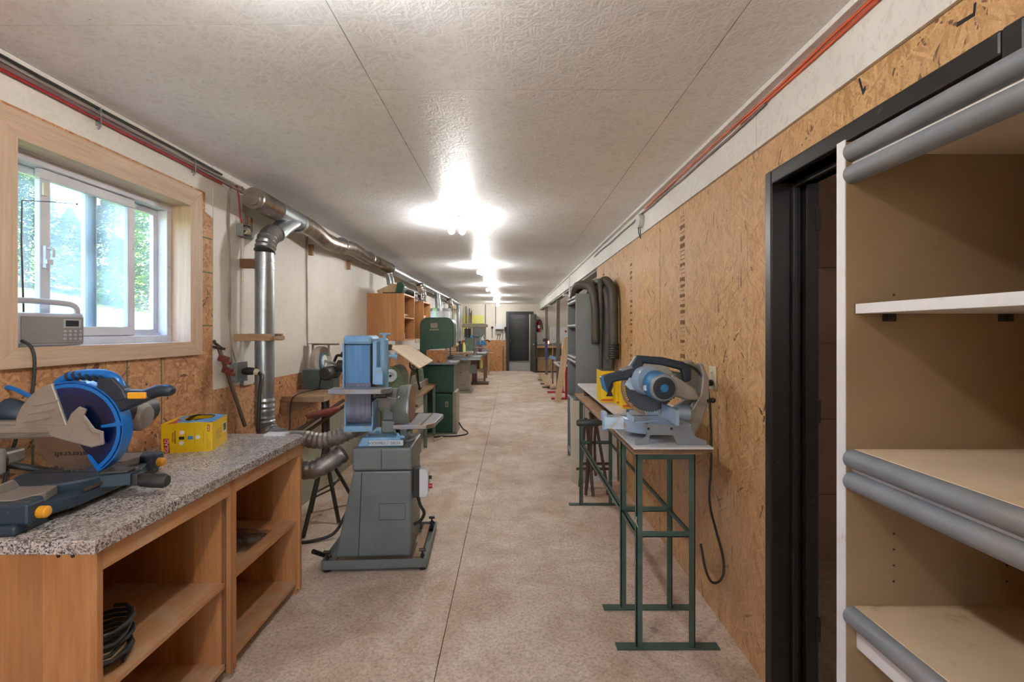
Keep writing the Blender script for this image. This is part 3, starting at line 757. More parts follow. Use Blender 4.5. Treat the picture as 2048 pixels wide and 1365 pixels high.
# yellow bag carton
ang = math.radians(15.5)
bx = thing('carton', 'yellow carton of garbage bags with a torn open top, lying on the countertop', 'box', (-1.442, 2.27, CT), ang)
Lw, Ld, Lh = .213, .225, .138
b = MB()
b.box(-Lw, 0, 0, .002, 0, Lh).box(-Lw, 0, Ld - .002, Ld, 0, Lh).box(-.002, 0, .002, Ld - .002, 0, Lh).box(-Lw, -Lw + .002, .002, Ld - .002, 0, Lh).box(-Lw + .002, -.002, .002, Ld - .002, 0, .002)
b.build('carton_body', 'yellow_box', bx, local=True)
rnd = random.Random(5)
hole = []
for k in range(28):
    t_ = 2 * PI * k / 28; rr = 1 + rnd.uniform(-.1, .1)
    hole.append((-.10 + .062 * math.cos(t_) * rr, .135 + .085 * math.sin(t_) * rr))
b = MB()
out = []
for k in range(28):
    t_ = 2 * PI * k / 28; c_, s_ = math.cos(t_), math.sin(t_); f = 1 / max(abs(c_), abs(s_))
    out.append((-Lw / 2 + Lw / 2 * c_ * f, Ld / 2 + Ld / 2 * s_ * f))
A = [b.bm.verts.new((x, y, Lh)) for x, y in out]; Bq = [b.bm.verts.new((x, y, Lh + .002 + rnd.uniform(0, .006))) for x, y in hole]
for k in range(28): b.bm.faces.new([A[k], A[(k + 1) % 28], Bq[(k + 1) % 28], Bq[k]])
b.build('torn_lid', 'blue_print', bx, local=True)
MB().sphere((-.10, .135, .108), .052, (1.15, 1.6, .5), 14).build('black_bags', 'rubber', bx, True, local=True)
b = MB().box(-Lw, -.155, 0, Ld, Lh, Lh + .0015).box(-.155, -.03, 0, .035, Lh, Lh + .0012)
b.build('lid_yellow', 'yellow_box', bx, local=True)
MB().prism([(-.19, .0), (-.155, .0), (-.145, .06), (-.15, .11), (-.18, .11)], 'z', Lh + .0015, Lh + .0022).build('red_swoosh', 'red_print', bx, local=True)
# prints on the end
MB().prism([(-Lw + .012, 0.002), (-Lw + .036, 0.002), (-Lw + .030, .07), (-Lw + .008, .07)], 'y', -.0006, 0).build('brand_patch', 'red_print', bx, local=True)
Wm = world_of(bx)
def lab(txt, x, z, size, mat, up=(-1, 0, 0), right=(0, 0, 1), y=-.0008, sx=1.):
    m_ = Wm @ face_mtx((x, y, z), right, up)
    return lettering('lettering', txt, size, mat, bx, m_, sx=sx)
lab('GLAD', -Lw + .0225, .036, .024, 'white_print', y=-.001)
lab('KITCHEN', -.165, .075, .011, 'red_print'); lab('GARBAGE BAGS', -.156, .075, .0085, 'dark_print')
MB().box(-.022, -.012, -.0008, 0, .095, .127).build('brand_patch', 'red_print', bx, local=True)
lab('GLAD', -.0170, .111, .0095, 'white_print', y=-.0011)
for x, z in ((-.128, .095), (-.13, .045), (-.062, .07)): MB().cyl((x, 0, z), (x, -.0007, z), .010).build('round_icon', 'white_print', bx, local=True)
MB().box(-.14, -.118, -.0008, 0, .062, .076).build('icon', 'dark_print', bx, local=True)
MB().box(-.104, -.082, -.0008, 0, .060, .077).build('icon', 'blue_print', bx, local=True)
b = MB()
for x, z0, z1 in ((-.112, .05, .09), (-.076, .04, .10), (-.039, .04, .10), (-.024, .01, .085), (-.018, .006, .06), (-.012, .006, .05)): b.box(x, x + .001, -.0006, 0, z0, z1)
b.build('fine_print', 'brown_print', bx, local=True)
# prints on the long side (faces +x)
b = MB().box(0, .0006, .155, .205, .055, .105); b.build('barcode_field', 'white_print', bx, local=True)
b = MB(); yy = .159
while yy < .2:
    ww = rnd.choice((.001, .002, .003)); b.box(0, .0009, yy, yy + ww, .063, .101); yy += ww + .0018
b.build('barcode', 'dark_print', bx, local=True)
b = MB()
for k in range(7): b.box(0, .0006, .05, .14 - .02 * (k % 3), .045 + k * .007, .0465 + k * .007)
b.build('fine_print', 'brown_print', bx, local=True)
tag(MB().box(-1.36, -1.24, 2.585, 2.64, CT, CT + .012).build('white_strip', 'white_lam', bevel=.001), 'small white strip lying at the far end of the countertop', 'strip')

# ------------------------------------------------------------------ blue sliding mitre saw on the counter
sw = thing('mitre_saw', 'blue and grey sliding mitre saw on the speckled countertop below the window', 'mitre saw', (-1.52, 1.62, CT), math.radians(5))
def L(b_, n_, m_, par=sw, sm=False, bv=0): return b_.build(n_, m_, par, sm, bv, local=True)
bc = (.02, .0, .24); R_ = .15
# base casting
b = MB()
b.prism([(-.17, -.30), (.02, -.31), (.10, -.24), (.135, -.14), (.135, .14), (.10, .24), (.02, .31), (-.17, .30)], 'z', .022, .062)
L(b, 'base', 'saw_base', bv=.006)
for s in (-1, 1):
    b = MB().prism([(-.17, s * .22), (.10, s * .22), (.125, s * .25), (.125, s * .30), (-.17, s * .30)], 'z', .026, .088)
    b.box(-.17, .10, s * .20, s * .31, .0, .03)
    L(b, 'end_block', 'saw_base', bv=.008)
for s in (-1, 1):
    L(MB().cyl((.124, s * .262, .052), (.143, s * .262, .052), .017).sphere((.143, s * .262, .052), .016, (.5, 1, 1)), 'adjusting_knob', 'yellow_plastic', sm=True)
L(MB().cyl((.03, -.302, .045), (.03, -.304, .045), .009), 'bolt_hole', 'dark_print')
# table plates
for s in (-1, 1): L(MB().prism([(-.15, s * .135), (.07, s * .135), (.09, s * .20), (.06, s * .27), (-.15, s * .27)], 'z', .062, .09), 'side_table', 'saw_grey', bv=.003)
b = MB().lathe([(0, .092), (.140, .092), (.146, .086), (.146, .06), (0, .06)], n=40)
b.prism([(.08, -.07), (.19, -.035), (.215, -.03), (.215, .03), (.19, .035), (.08, .07)], 'z', .052, .09)
tt = L(b, 'turntable', 'saw_base', sm=True)
b = MB().box(-.12, .19, -.006, .006, .0915, .0925); L(b, 'blade_slot', 'dark_print', tt)
b = MB().prism([(.12, -.04), (.20, -.02), (.20, .02), (.12, .04)], 'z', .09, .1).box(.20, .23, -.02, .02, .045, .085); L(b, 'mitre_lock', 'plastic_dark', tt, bv=.003)
b = MB().sweep([(.215, 0, .06), (.235, 0, .058), (.26, 0, .056), (.305, 0, .054), (.318, 0, .054)], [.012, .022, .024, .025, .018], 14)
L(b, 'mitre_handle', 'rubber', tt, sm=True)
L(MB().prism([(.136, -.12), (.142, -.12), (.142, .12), (.136, .12)], 'z', .064, .074), 'mitre_scale', 'steel')
# fence
L(MB().prism([(.03, .09), (.27, .09), (.27, .115), (.20, .15), (.06, .175), (.03, .15)], 'x', -.045, -.033), 'fence', 'mach_blue_tint', bv=.002)
L(MB().prism([(-.14, .09), (-.27, .09), (-.27, .108), (-.16, .118)], 'x', -.045, -.033), 'fence', 'saw_grey', bv=.002)
# blade and guards
L(MB().blade(bc, .149, 44, .003, depth=.075), 'blade', 'steel')
b = MB(); 
for r in (.0, ): b.cyl((bc[0], -.0016, bc[2] - .03), (bc[0], -.0022, bc[2] - .03), .04)
Ws = world_of(sw)
lettering('lettering', 'Mastercraft', .026, 'dark_print', sw, Ws @ face_mtx((bc[0] - .0, -.0025, bc[2] - .085), (-1, 0, 0), (0, 0, -1)), sx=1.15)
b.bm.free()
def sector(r0, r1, a0, a1, y0, y1, n=22, c=bc):
    if r0 <= 0: return [c] [:0] + [(c[0], c[2])] + sector(r1 * .5, r1, a0, a1, y0, y1, n, c)[:n + 1]
    a0, a1 = math.radians(a0), math.radians(a1)
    pts = [(c[0] + r1 * math.cos(a0 + (a1 - a0) * i / n), c[2] + r1 * math.sin(a0 + (a1 - a0) * i / n)) for i in range(n + 1)]
    pts += [(c[0] + r0 * math.cos(a1 - (a1 - a0) * i / n), c[2] + r0 * math.sin(a1 - (a1 - a0) * i / n)) for i in range(n + 1)]
    return pts
def guard_rim(r, th, a0, a1, y0, y1):
    return MB().prism(sector(r - th, r, a0, a1, y0, y1), 'y', y0, y1)
b = guard_rim(.168, .004, -58, 112, -.024, .024); L(b, 'guard_rim', 'saw_blue', sm=True)
b = guard_rim(.160, .012, -58, 112, -.026, -.020)
for a in (-58, 5): b.prism(sector(.10, .166, a, a + 5, 0, 0, 2), 'y', -.027, -.022)
L(b, 'guard_rib', 'saw_blue')
b = MB().prism(sector(.035, .164, -58, 112, 0, 0), 'y', -.023, -.0215); L(b, 'clear_guard', 'guard_blue')
b = MB().prism(sector(.035, .164, -58, 112, 0, 0), 'y', .0215, .023); L(b, 'clear_guard', 'guard_blue')
b = MB().prism(sector(.0, .172, 108, 186, 0, 0), 'y', -.03, .03)
L(b, 'upper_guard', 'saw_grey', bv=.004)
for k in range(3):
    b = MB().prism([(bc[0] - .14 + .015 * k, bc[2] + .03 + k * .028), (bc[0] - .055 + .01 * k, bc[2] + .045 + k * .028), (bc[0] - .055 + .01 * k, bc[2] + .051 + k * .028), (bc[0] - .14 + .015 * k, bc[2] + .036 + k * .028)], 'y', -.034, -.03)
    L(b, 'guard_ridge', 'saw_grey', bv=.001)
# front plate with hooked arm
b = MB().prism([(-.03, .225), (-.04, .25), (.02, .262), (.035, .30), (.06, .325), (.085, .315), (.075, .29), (.10, .25), (.135, .235), (.14, .195), (.10, .185), (.05, .20)], 'y', -.044, -.034)
L(b, 'retaining_plate', 'saw_grey', bv=.004)
b = MB().prism([(.072, .292), (.082, .298), (.115, .25), (.142, .240), (.142, .20), (.130, .20), (.130, .232), (.105, .238)], 'y', -.049, -.044); L(b, 'plate_edge', 'saw_grey', bv=.002)
# arm to the slide
b = MB().prism([(-.55, .205), (-.10, .215), (.0, .22), (.0, .262), (-.03, .272), (-.55, .272)], 'y', -.02, .03)
L(b, 'saw_arm', 'saw_grey', bv=.006)
b = MB().prism([(-.55, .258), (-.02, .262), (-.0, .25), (.01, .235), (.0, .222), (-.02, .218), (-.03, .235), (-.55, .24)], 'y', -.036, -.026); L(b, 'link_bar', 'saw_grey', bv=.003)
L(MB().cyl((-.012, -.04, .242), (-.012, -.034, .242), .008), 'link_bolt', 'dark_print')
b = MB().box(-.55, -.17, -.055, -.03, .10, .19).box(-.30, -.19, -.03, .06, .12, .17); L(b, 'pivot_housing', 'saw_grey', bv=.01)
L(MB().cyl((-.22, -.07, .145), (-.22, -.02, .145), .045), 'pivot_cap', 'plastic_dark', sm=True)
L(MB().cyl((-.24, .0, .13), (-.03, .10, .05), .011), 'support_strut', 'rubber', sm=True)
# motor behind
b = MB().sweep([(.12, .03, .28), (.12, .06, .28), (.12, .19, .28), (.12, .20, .28)], [.05, .058, .056, .045], 24); L(b, 'motor', 'plastic_dark', sm=True)
b = MB().sweep([(.10, .10, .27), (.17, .10, .262), (.185, .10, .26)], [.05, .052, .04], 20); L(b, 'motor_end', 'saw_grey', sm=True)
# carry grip
b = MB().sweep(smooth_path([(-.045, 0, .375), (-.03, 0, .405), (.01, 0, .425), (.07, 0, .432), (.12, 0, .428), (.15, 0, .41), (.165, 0, .38)], 4), .0155, 12)
L(b, 'carry_grip', 'saw_blue', sm=True)
b = MB()
for k in range(6): b.cyl((-.005 + k * .022, 0, .421 + .004 * math.sin(k)), (.004 + k * .022, 0, .424 + .004 * math.sin(k)), .0175, n=12)
L(b, 'grip_rib', 'navy', sm=True)
b = MB().prism([(.10, .36), (.10, .415), (.15, .42), (.185, .38), (.20, .345), (.17, .335)], 'y', -.022, .022); L(b, 'grip_root', 'navy', bv=.006)
# front handle
b = MB().prism([(.13, .345), (.17, .375), (.26, .372), (.27, .345), (.22, .32), (.17, .30)], 'y', -.02, .02); L(b, 'handle_root', 'navy', bv=.006)
b = MB().sweep(smooth_path([(.235, 0, .352), (.26, 0, .36), (.29, 0, .370), (.322, 0, .370), (.338, 0, .363)], 4), [.019, .02, .021, .021, .021, .021, .021, .022, .022, .021, .021, .021, .02, .019, .018, .016, .010][:17], 14)
L(b, 'front_handle', 'navy', sm=True)
L(MB().box(.20, .262, -.026, -.017, .345, .368), 'trigger', 'yellow_plastic', bv=.006)
L(MB().prism([(.255, .376), (.28, .388), (.322, .390), (.336, .378), (.318, .384), (.28, .380)], 'y', -.012, .012), 'handle_inlay', 'saw_blue', bv=.003)
b = MB().tube([(-.09, 0, .335), (-.15, .03, .35), (-.22, .05, .375), (-.25, .05, .38), (-.255, .05, .35), (-.255, .05, .20)], .0075); L(b, 'power_cord', 'saw_blue', sm=True)
L(MB().sweep([(-.30, .06, .28), (-.25, .06, .30), (-.20, .06, .285), (-.17, .06, .27)], [.03, .045, .04, .02], 16), 'dust_elbow', 'saw_base', sm=True)

# ------------------------------------------------------------------ radio on the sill
rd = thing('radio', 'silver portable radio with a carrying handle and keypad on the window sill', 'radio', (-1.805, 1.82, 1.40), math.radians(-12))
def Lr(b_, n_, m_, sm=False, bv=0): return b_.build(n_, m_, rd, sm, bv, local=True)
Lr(MB().box(-.038, .038, -.115, .115, .002, .128), 'radio_body', 'silver', bv=.012)
Lr(MB().box(.036, .041, -.10, .108, .012, .114), 'front_panel', 'grille', bv=.002)
Lr(MB().box(.040, .0425, .035, .098, .072, .106), 'display_frame', 'silver', bv=.001)
Lr(MB().box(.042, .0435, .042, .088, .077, .101), 'display', 'lcd')
for i in range(3):
    for j in range(4):
        Lr(MB().cyl((.041, .04 + j * .018, .028 + i * .015), (.0455, .04 + j * .018, .028 + i * .015), .0055, .0045, n=10), 'key', 'silver', sm=True)
b = MB().sweep(smooth_path([(.0, -.112, .118), (.0, -.112, .15), (.0, -.10, .168), (.0, -.06, .174), (.0, .06, .170), (.0, .10, .162), (.0, .112, .145), (.0, .112, .12)], 4), .007, 8, flat=1.6)
Lr(b, 'handle', 'silver', sm=True)
Lr(MB().cyl((0, -.125, .118), (0, -.10, .118), .014).cyl((0, .10, .118), (0, .125, .118), .014), 'handle_pivot', 'silver', sm=True)
Lr(MB().prism([(-.018, .03), (.018, .03), (.024, .06), (.018, .095), (-.018, .095), (-.024, .06)], 'y', -.118, -.115), 'socket_panel', 'white_lam', bv=.003)
Lr(MB().cyl((0, -.119, .045), (0, -.1175, .045), .005).cyl((0, -.119, .085), (0, -.1175, .085), .004), 'socket', 'dark_print')
Lr(MB().sweep([(-.02, -.055, .13), (-.02, -.062, .40), (-.02, -.06, .55), (-.01, .03, .568), (.0, .11, .58)], [.0032, .0028, .0022, .0018, .0016], 6).sphere((.0, .112, .58), .004, n=8), 'antenna', 'rubber', sm=True)
o = MB().tube([(-1.772, 1.70, 1.425), (-1.745, 1.71, 1.40), (-1.735, 1.712, 1.34), (-1.735, 1.70, 1.22), (-1.74, 1.66, 1.10), (-1.745, 1.64, 1.02), (-1.74, 1.60, CT + .006)], .0055).build('power_cord', 'rubber', smooth=True)
tag(o, 'black radio cord hanging from the window sill down to the countertop', 'cord')

# ------------------------------------------------------------------ wall items left
def Pt(px, py, Y): return Vector(((px - 1022) * Y / 940, Y, 1.46 - (py - 662) * Y / 940))
cl = thing('bar_clamp', 'rusty pipe clamp with red jaws leaning against the wall behind the countertop', 'clamp', (-1.70, 2.95, .88))
a_, c_ = Vector((-1.745, 2.80, 1.37)), Vector((-1.60, 2.83, .883))
MB().cyl(a_, c_, .011).build('clamp_bar', 'rust_bar', cl, True)
d = (c_ - a_)
for f, nm in ((.16, 'sliding_jaw'), (.30, 'fixed_jaw')):
    p = a_ + d * f
    MB().box(p.x - .02, p.x + .035, p.y - .016, p.y + .016, p.z - .018, p.z + .018, rot=(0, .3, 0)).box(p.x + .0, p.x + .05, p.y - .012, p.y + .012, p.z - .03, p.z - .01, rot=(0, .3, 0)).build(nm, 'copper_red', cl, bevel=.004)
MB().box(a_.x - .03, a_.x + .04, 2.79, 2.81, a_.z - .02, a_.z - .005, rot=(0, .2, 0)).cyl(a_ + Vector((-.025, 0, .02)), a_ + Vector((.03, 0, -.02)), .008).sphere(a_ + Vector((-.025, 0, .025)), .012).build('clamp_head', 'black_metal', cl, bevel=.002)
# outlet box with big plug
ob = thing('outlet_box', 'grey steel outlet box with a large black plug beside the drop pipe', 'outlet', (XL + .01, 3.0, 1.16))
MB().box(XL + .003, XL + .045, 2.955, 3.065, 1.14, 1.255).build('box_body', 'plug_grey', ob, bevel=.004)
MB().box(XL + .045, XL + .05, 2.95, 3.07, 1.135, 1.26).build('cover_plate', 'plug_grey', ob, bevel=.002)
MB().sweep([(XL + .05, 3.02, 1.20), (XL + .075, 3.02, 1.20), (XL + .11, 3.02, 1.20), (XL + .125, 3.02, 1.197)], [.02, .026, .024, .016], 16).build('plug', 'rubber', ob, True)
MB().sweep([(XL + .125, 3.02, 1.197), (XL + .14, 3.02, 1.195), (XL + .15, 3.02, 1.19)], [.02, .02, .014], 14).build('plug_collar', 'cream', ob, True)
o = MB().tube([(XL + .15, 3.02, 1.19), (XL + .185, 2.985, 1.165), (XL + .20, 2.94, 1.08), (XL + .205, 2.92, .95), (XL + .21, 2.90, .80), (XL + .21, 2.86, .45), (XL + .22, 2.95, .12), (XL + .25, 3.10, .02), (XL + .31, 3.20, .012), (XL + .41, 3.24, .012), (XL + .53, 3.30, .04), (XL + .60, 3.36, .17)], .011).build('heavy_cable', 'rubber', smooth=True)
tag(o, 'thick black cable dropping from the large plug behind the counter to the floor', 'cable')
# open junction box with wires, high
jb = thing('junction_box', 'open junction box with coiled wires high on the wall left of the drop pipe', 'junction box', (XL + .01, 3.05, 2.06))
b = MB().box(XL + .003, XL + .008, 3.02, 3.12, 2.07, 2.15).box(XL + .008, XL + .05, 3.02, 3.024, 2.07, 2.15).box(XL + .008, XL + .05, 3.116, 3.12, 2.07, 2.15).box(XL + .008, XL + .05, 3.024, 3.116, 2.07, 2.074).box(XL + .008, XL + .05, 3.024, 3.116, 2.146, 2.15)
b.build('box_body', 'plug_grey', jb, bevel=.001)
b = MB()
for k in range(5): b.tube([(XL + .03, 3.04 + .01 * k, 2.12), (XL + .055, 3.055 + .01 * k, 2.135 - .01 * k), (XL + .05, 3.085, 2.10 + .008 * k), (XL + .03, 3.06, 2.09)], .0025, 6)
b.build('wire', 'cream', jb, True)
MB().tube([(XL + .03, 3.04, 2.15), (XL + .02, 3.035, 2.22), (XL + .018, 3.03, 2.30), (XL + .02, 3.0, 2.39)], .005).build('cable', 'red_cable', jb, True)
MB().tube([(XL + .03, 3.09, 2.15), (XL + .02, 3.095, 2.25), (XL + .018, 3.10, 2.32), (XL + .02, 3.06, 2.40)], .005).build('cable', 'mauve_cable', jb, True)
o = MB()
o.tube([(XL + .012, 3.02, 2.385), (XL + .01, 2.97, 2.37), (XL + .009, 2.93, 2.31), (XL + .009, 2.93, 2.1), (XL + .01, 2.945, 1.9), (XL + .009, 2.935, 1.6), (XL + .009, 2.955, 1.4), (XL + .012, 2.96, 1.26)], .0045)
o.tube([(XL + .012, 2.935, 2.34), (XL + .009, 2.94, 2.0), (XL + .009, 2.95, 1.7), (XL + .009, 2.95, 1.42), (XL + .012, 3.0, 1.262)], .0035)
tag(o.build('wall_cable', 'grey_cable', smooth=True), 'pale double cable stapled down the white wall from ceiling to the outlet box', 'cable')
o = MB()
for dy in (0, .012): o.tube([(XL + .012, 4.06 + dy, 2.36), (XL + .008, 4.05 + dy, 2.1), (XL + .009, 4.065 - dy, 1.8), (XL + .008, 4.06 + dy, 1.5), (XL + .01, 4.07, 1.32)], .004)
tag(o.build('wall_cable', 'grey_cable', smooth=True), 'thin cable running down the white wall to the grinder shelf', 'cable')
# cable bundle along the left ceiling edge
for nm, mt, dx, dz, r, lb in (('red_cable', 'red_cable', .012, -.085, .006, 'lowest red cable of the bundle along the left ceiling edge'),
                              ('mauve_cable', 'mauve_cable', .012, -.068, .009, 'dusty mauve cable above the red one along the left ceiling edge'),
                              ('grey_cable', 'grey_cable', .012, -.05, .006, 'pale grey cable running along the left ceiling edge'),
                              ('dark_cable', 'black_metal', .014, -.035, .006, 'dark cable uppermost of the bundle along the left ceiling edge')):
    rnd = random.Random(nm); pts = []
    y = -1.0; end = {'red_cable': 3.0, 'dark_cable': 3.2}.get(nm, 16.5)
    while y < end:
        pts.append((XL + dx + rnd.uniform(0, .006), y, H + dz + rnd.uniform(-.006, .006))); y += .35
    o = MB().tube(pts, r, 6, 2).build(nm, mt, smooth=True); tag(o, lb, 'cable', 'cables along the left ceiling edge')
o = thing('cable_clip', 'small metal clip holding the cables above the window, left one', 'clip', (XL, 2.0, 2.34)); MB().box(XL + .002, XL + .024, 2.0, 2.006, 2.335, 2.41).cyl((XL + .01, 2.003, 2.32), (XL + .022, 2.003, 2.335), .004).build('clip_body', 'galv', o)
o = copy_tree(o); o.location = (XL, 2.6, 2.34); o['label'] = 'small metal clip holding the cables right of the window'

# ------------------------------------------------------------------ dust pipes
PX = -1.60
md = thing('dust_duct', 'long crimped metal dust duct running along the wall under the ceiling', 'duct', (PX, 2.9, 2.28))
MB().flexpipe([(PX, 2.93, 2.285), (PX - .005, 3.1, 2.285), (PX, 3.22, 2.28)], .066).build('flexible_end', 'flex', md, True)
MB().cyl((PX, 2.915, 2.285), (PX, 2.935, 2.285), .067, .067).cyl((PX, 2.905, 2.285), (PX, 2.918, 2.285), .045).build('end_cap', 'flex', md, True)
MB().sweep([(PX, 3.2, 2.28), (PX, 3.52, 2.28)], .068, 24).sweep([(PX, 3.45, 2.27), (PX - .0, 3.3, 2.19), (PX, 3.2, 2.12)], [.062, .062, .06], 20).build('wye_fitting', 'galv', md, True)
MB().flexpipe([(PX, 3.5, 2.28), (PX, 3.8, 2.275), (PX - .005, 4.1, 2.24), (PX, 4.4, 2.25), (PX, 4.75, 2.285), (PX, 5.2, 2.27), (PX, 5.7, 2.28), (PX, 6.2, 2.285)], .064).build('flexible_run', 'flex', md, True)
for y in (3.52, 4.42, 5.3, 6.2, 7.3, 8.4, 9.5, 10.6, 11.7, 12.8):
    MB().cyl((PX, y, 2.27 if y < 5 else 2.283), (PX, y + .04, 2.27 if y < 5 else 2.283), .071, n=24).build('band', 'galv', md, True)
MB().sweep([(PX, 6.2, 2.284), (PX, 13.75, 2.284)], .066, 24).build('rigid_run', 'galv', md, True)
for y in (3.12, 4.1, 5.05, 7.0):
    MB().box(XL + .003, XL + .04, y, y + .03, 2.12, 2.215).build('hanger_block', 'plank', md, bevel=.002)
# near drop
px_ = -1.615; py_ = 3.08
dp = thing('drop_pipe', 'vertical galvanised drop pipe between the counter end and the belt sander', 'pipe', (px_, py_, .88))
MB().flexpipe([(px_ + .005, 3.2, 2.13), (px_, 3.12, 2.07), (px_, py_, 1.98)], .062, .03, .06).build('flexible_elbow', 'galv', dp, True)
for z0, z1 in ((1.0, 1.40), (1.40, 1.97)):
    MB().cyl((px_, py_, z0), (px_, py_, z1), .058 if z0 < 1.2 else .0575, n=28).build('pipe_section', 'galv', dp, True)
b = MB()
for z in (1.91, 1.86, 1.42, 1.395): b.cyl((px_, py_, z), (px_, py_, z + .022), .061, n=28)
b.build('pipe_band', 'galv', dp, True)
MB().flexpipe([(px_, py_, 1.02), (px_, py_, .92), (px_ + .005, py_, .84), (px_ + .06, py_ - .02, .775), (px_ + .14, py_ - .04, .765)], .062, .035, .05).build('flexible_elbow', 'galv', dp, True)
MB().cyl((px_ + .13, py_ - .04, .765), (px_ + .29, py_ - .05, .765), .05, n=24).build('horizontal_pipe', 'galv', dp, True)
MB().flexpipe([(px_ + .28, py_ - .05, .765), (px_ + .38, py_ - .05, .75), (px_ + .48, py_ - .03, .765), (px_ + .56, py_ + .0, .80), (px_ + .62, py_ + .08, .82)], .051, .03, .07).build('taped_hose', 'dusty_hose', dp, True)
MB().flexpipe([(px_ + .10, py_ - .03, .74), (px_ + .17, py_ - .08, .68), (px_ + .24, py_ - .10, .61), (px_ + .34, py_ - .10, .575), (px_ + .44, py_ - .07, .61), (px_ + .52, py_ - .0, .66)], .058, .045, .07).build('lower_taped_hose', 'dusty_hose', dp, True)
b = MB().box(XL + .003, px_ + .08, py_ - .085, py_ - .055, 1.395, 1.44).box(XL + .003, px_ + .08, py_ + .06, py_ + .09, 1.395, 1.44).box(px_ + .06, px_ + .11, py_ - .05, py_ + .05, 1.40, 1.425)
b.build('support_bracket', 'plank_x', dp, bevel=.002)
b = MB().box(XL + .003, px_ - .055, py_ - .02, py_ + .02, 1.87, 1.93); b.build('upper_bracket', 'old_wood', dp, bevel=.002)
MB().box(XL + .003, XL + .02, py_ + .0, py_ + .12, 1.1, 2.1).build('backing_board', 'wall_paint', dp, bevel=.002)
# coil and bag inside the cabinet
o = MB()
pts = []
for k in range(110):
    a = k * .42; pts.append((-1.30 + .085 * math.cos(a) * (1 - .1 * math.sin(k)), 1.47 + .10 * math.sin(a) * (1 + .06 * math.cos(k * 1.7)), .425 + .0011 * k + .004 * math.sin(k * 2.1)))
tag(o.sweep(pts, .006, 6).build('coiled_hose', 'rubber', smooth=True), 'black coiled cord in the left bay of the cabinet', 'cord')
bg_ = thing('plastic_bag', 'clear plastic bag of dark parts on the upper shelf of the right bay', 'bag', (-1.36, 2.32, .41))
rnd = random.Random(11); b = MB()
g_ = bmesh.ops.create_grid(b.bm, x_segments=18, y_segments=18, size=.12)
for v in g_['verts']:
    r = math.hypot(v.co.x, v.co.y) / .12
    v.co = Vector((-1.36 + v.co.x, 2.32 + v.co.y, .425 + .045 * max(0, 1 - r * r) + rnd.uniform(-.006, .008) * (1.2 - r * .6)))
b.build('bag_film', 'bag_plastic', bg_, True)
MB().box(-1.45, -1.26, 2.24, 2.42, .411, .419).build('dark_tray', 'rubber', bg_, bevel=.003)
MB().sphere((-1.36, 2.33, .432), .05, (1, 1, .25)).build('dark_contents', 'plastic_dark', bg_, True)

# ================================================================== COMBINATION SANDER
sa = thing('belt_disc_sander', 'tall combination belt and disc sander with belt housing tinted window-light blue on a grey steel stand', 'sander', (-.84, 3.10, 0), math.radians(3))
def A_(b_, n_, m_, sm=False, bv=0, par=sa): return b_.build(n_, m_, par, sm, bv, local=True)
# mobile base
W0, W1, Q0, Q1 = -.315, .315, -.26, .30
A_(MB().box(W0, W1, Q0, Q0 + .006, .018, .075).box(W0, W1, Q0, Q0 + .05, .018, .024), 'base_rail', 'mach_grey', bv=.001)
A_(MB().box(W0, W1, Q1 - .006, Q1, .018, .075).box(W0, W1, Q1 - .05, Q1, .018, .024), 'base_rail', 'mach_grey', bv=.001)
A_(MB().box(W0, W0 + .006, Q0, Q1, .018, .075).box(W0, W0 + .05, Q0, Q1, .018, .024), 'base_rail', 'mach_grey', bv=.001)
A_(MB().box(W1 - .006, W1, Q0, Q1, .018, .075).box(W1 - .05, W1, Q0, Q1, .018, .024), 'base_rail', 'mach_grey', bv=.001)
A_(MB().box(.225, .27, Q0 + .06, Q1 - .01, .024, .06), 'wooden_spacer', 'plank')
for x, y in ((W0 + .025, Q0 + .03), (W1 - .03, Q0 + .03), (W1 - .03, Q1 - .03), (W0 + .025, Q1 - .03)):
    A_(MB().cyl((x, y, 0), (x, y, .012), .022).cyl((x, y, 0.01), (x, y, .11), .006).cyl((x, y, .075), (x, y, .09), .013, n=6).sweep([(x - .02, y, .115), (x + .02, y, .115)], .01, 8), 'levelling_foot', 'black_metal', True)
# stand: trapezoid body
b = MB()
b.prism([(-.245, .075), (.215, .075), (.215, .60), (-.135, .60)], 'y', -.225, .17)
A_(b, 'stand_body', 'mach_grey', bv=.012)
A_(MB().box(-.142, .222, -.232, .178, .604, .742), 'stand_hood', 'mach_grey', bv=.014)
b = MB()
b.prism([(-.105, .085), (-.101, .085), (-.081, .595), (-.085, .595)], 'y', -.2285, -.225); A_(b, 'panel_seam', 'black_metal')
A_(MB().box(.036, .039, -.2345, -.232, .612, .735), 'hood_seam', 'black_metal')
for x0, x1, z0, z1 in ((.02, .18, .30, .3015), (.02, .18, .40, .4015), (.02, .0215, .3015, .40), (.1785, .18, .3015, .40)):
    A_(MB().box(x0, x1, -.2275, -.225, z0, z1), 'cover_edge', 'black_metal')
for x, z in ((-.03, .68), (.13, .68), (.0, .56), (.17, .56), (.0, .15), (.18, .15)):
    A_(MB().cyl((x, -.236 if z > .6 else -.229, z), (x, -.225, z), .006, n=8), 'rivet', 'mach_grey')
b = MB().prism([(-.12, .742), (.16, .742), (.145, .80), (-.09, .80)], 'y', -.20, .12); A_(b, 'machine_base', 'mach_blue_tint', bv=.008)
A_(MB().box(-.045, .165, -.212, -.198, .752, .785), 'name_plate', 'plate', bv=.001)
Wm = world_of(sa)
lettering('lettering', 'ROCKWELL', .021, 'dark_print', sa, Wm @ face_mtx((.005, -.2128, .768), (1, 0, 0), (0, 0, 1)), sx=.95)
lettering('lettering', '/', .024, 'red_print', sa, Wm @ face_mtx((.069, -.2128, .768), (1, 0, 0), (0, 0, 1)), sx=1.2)
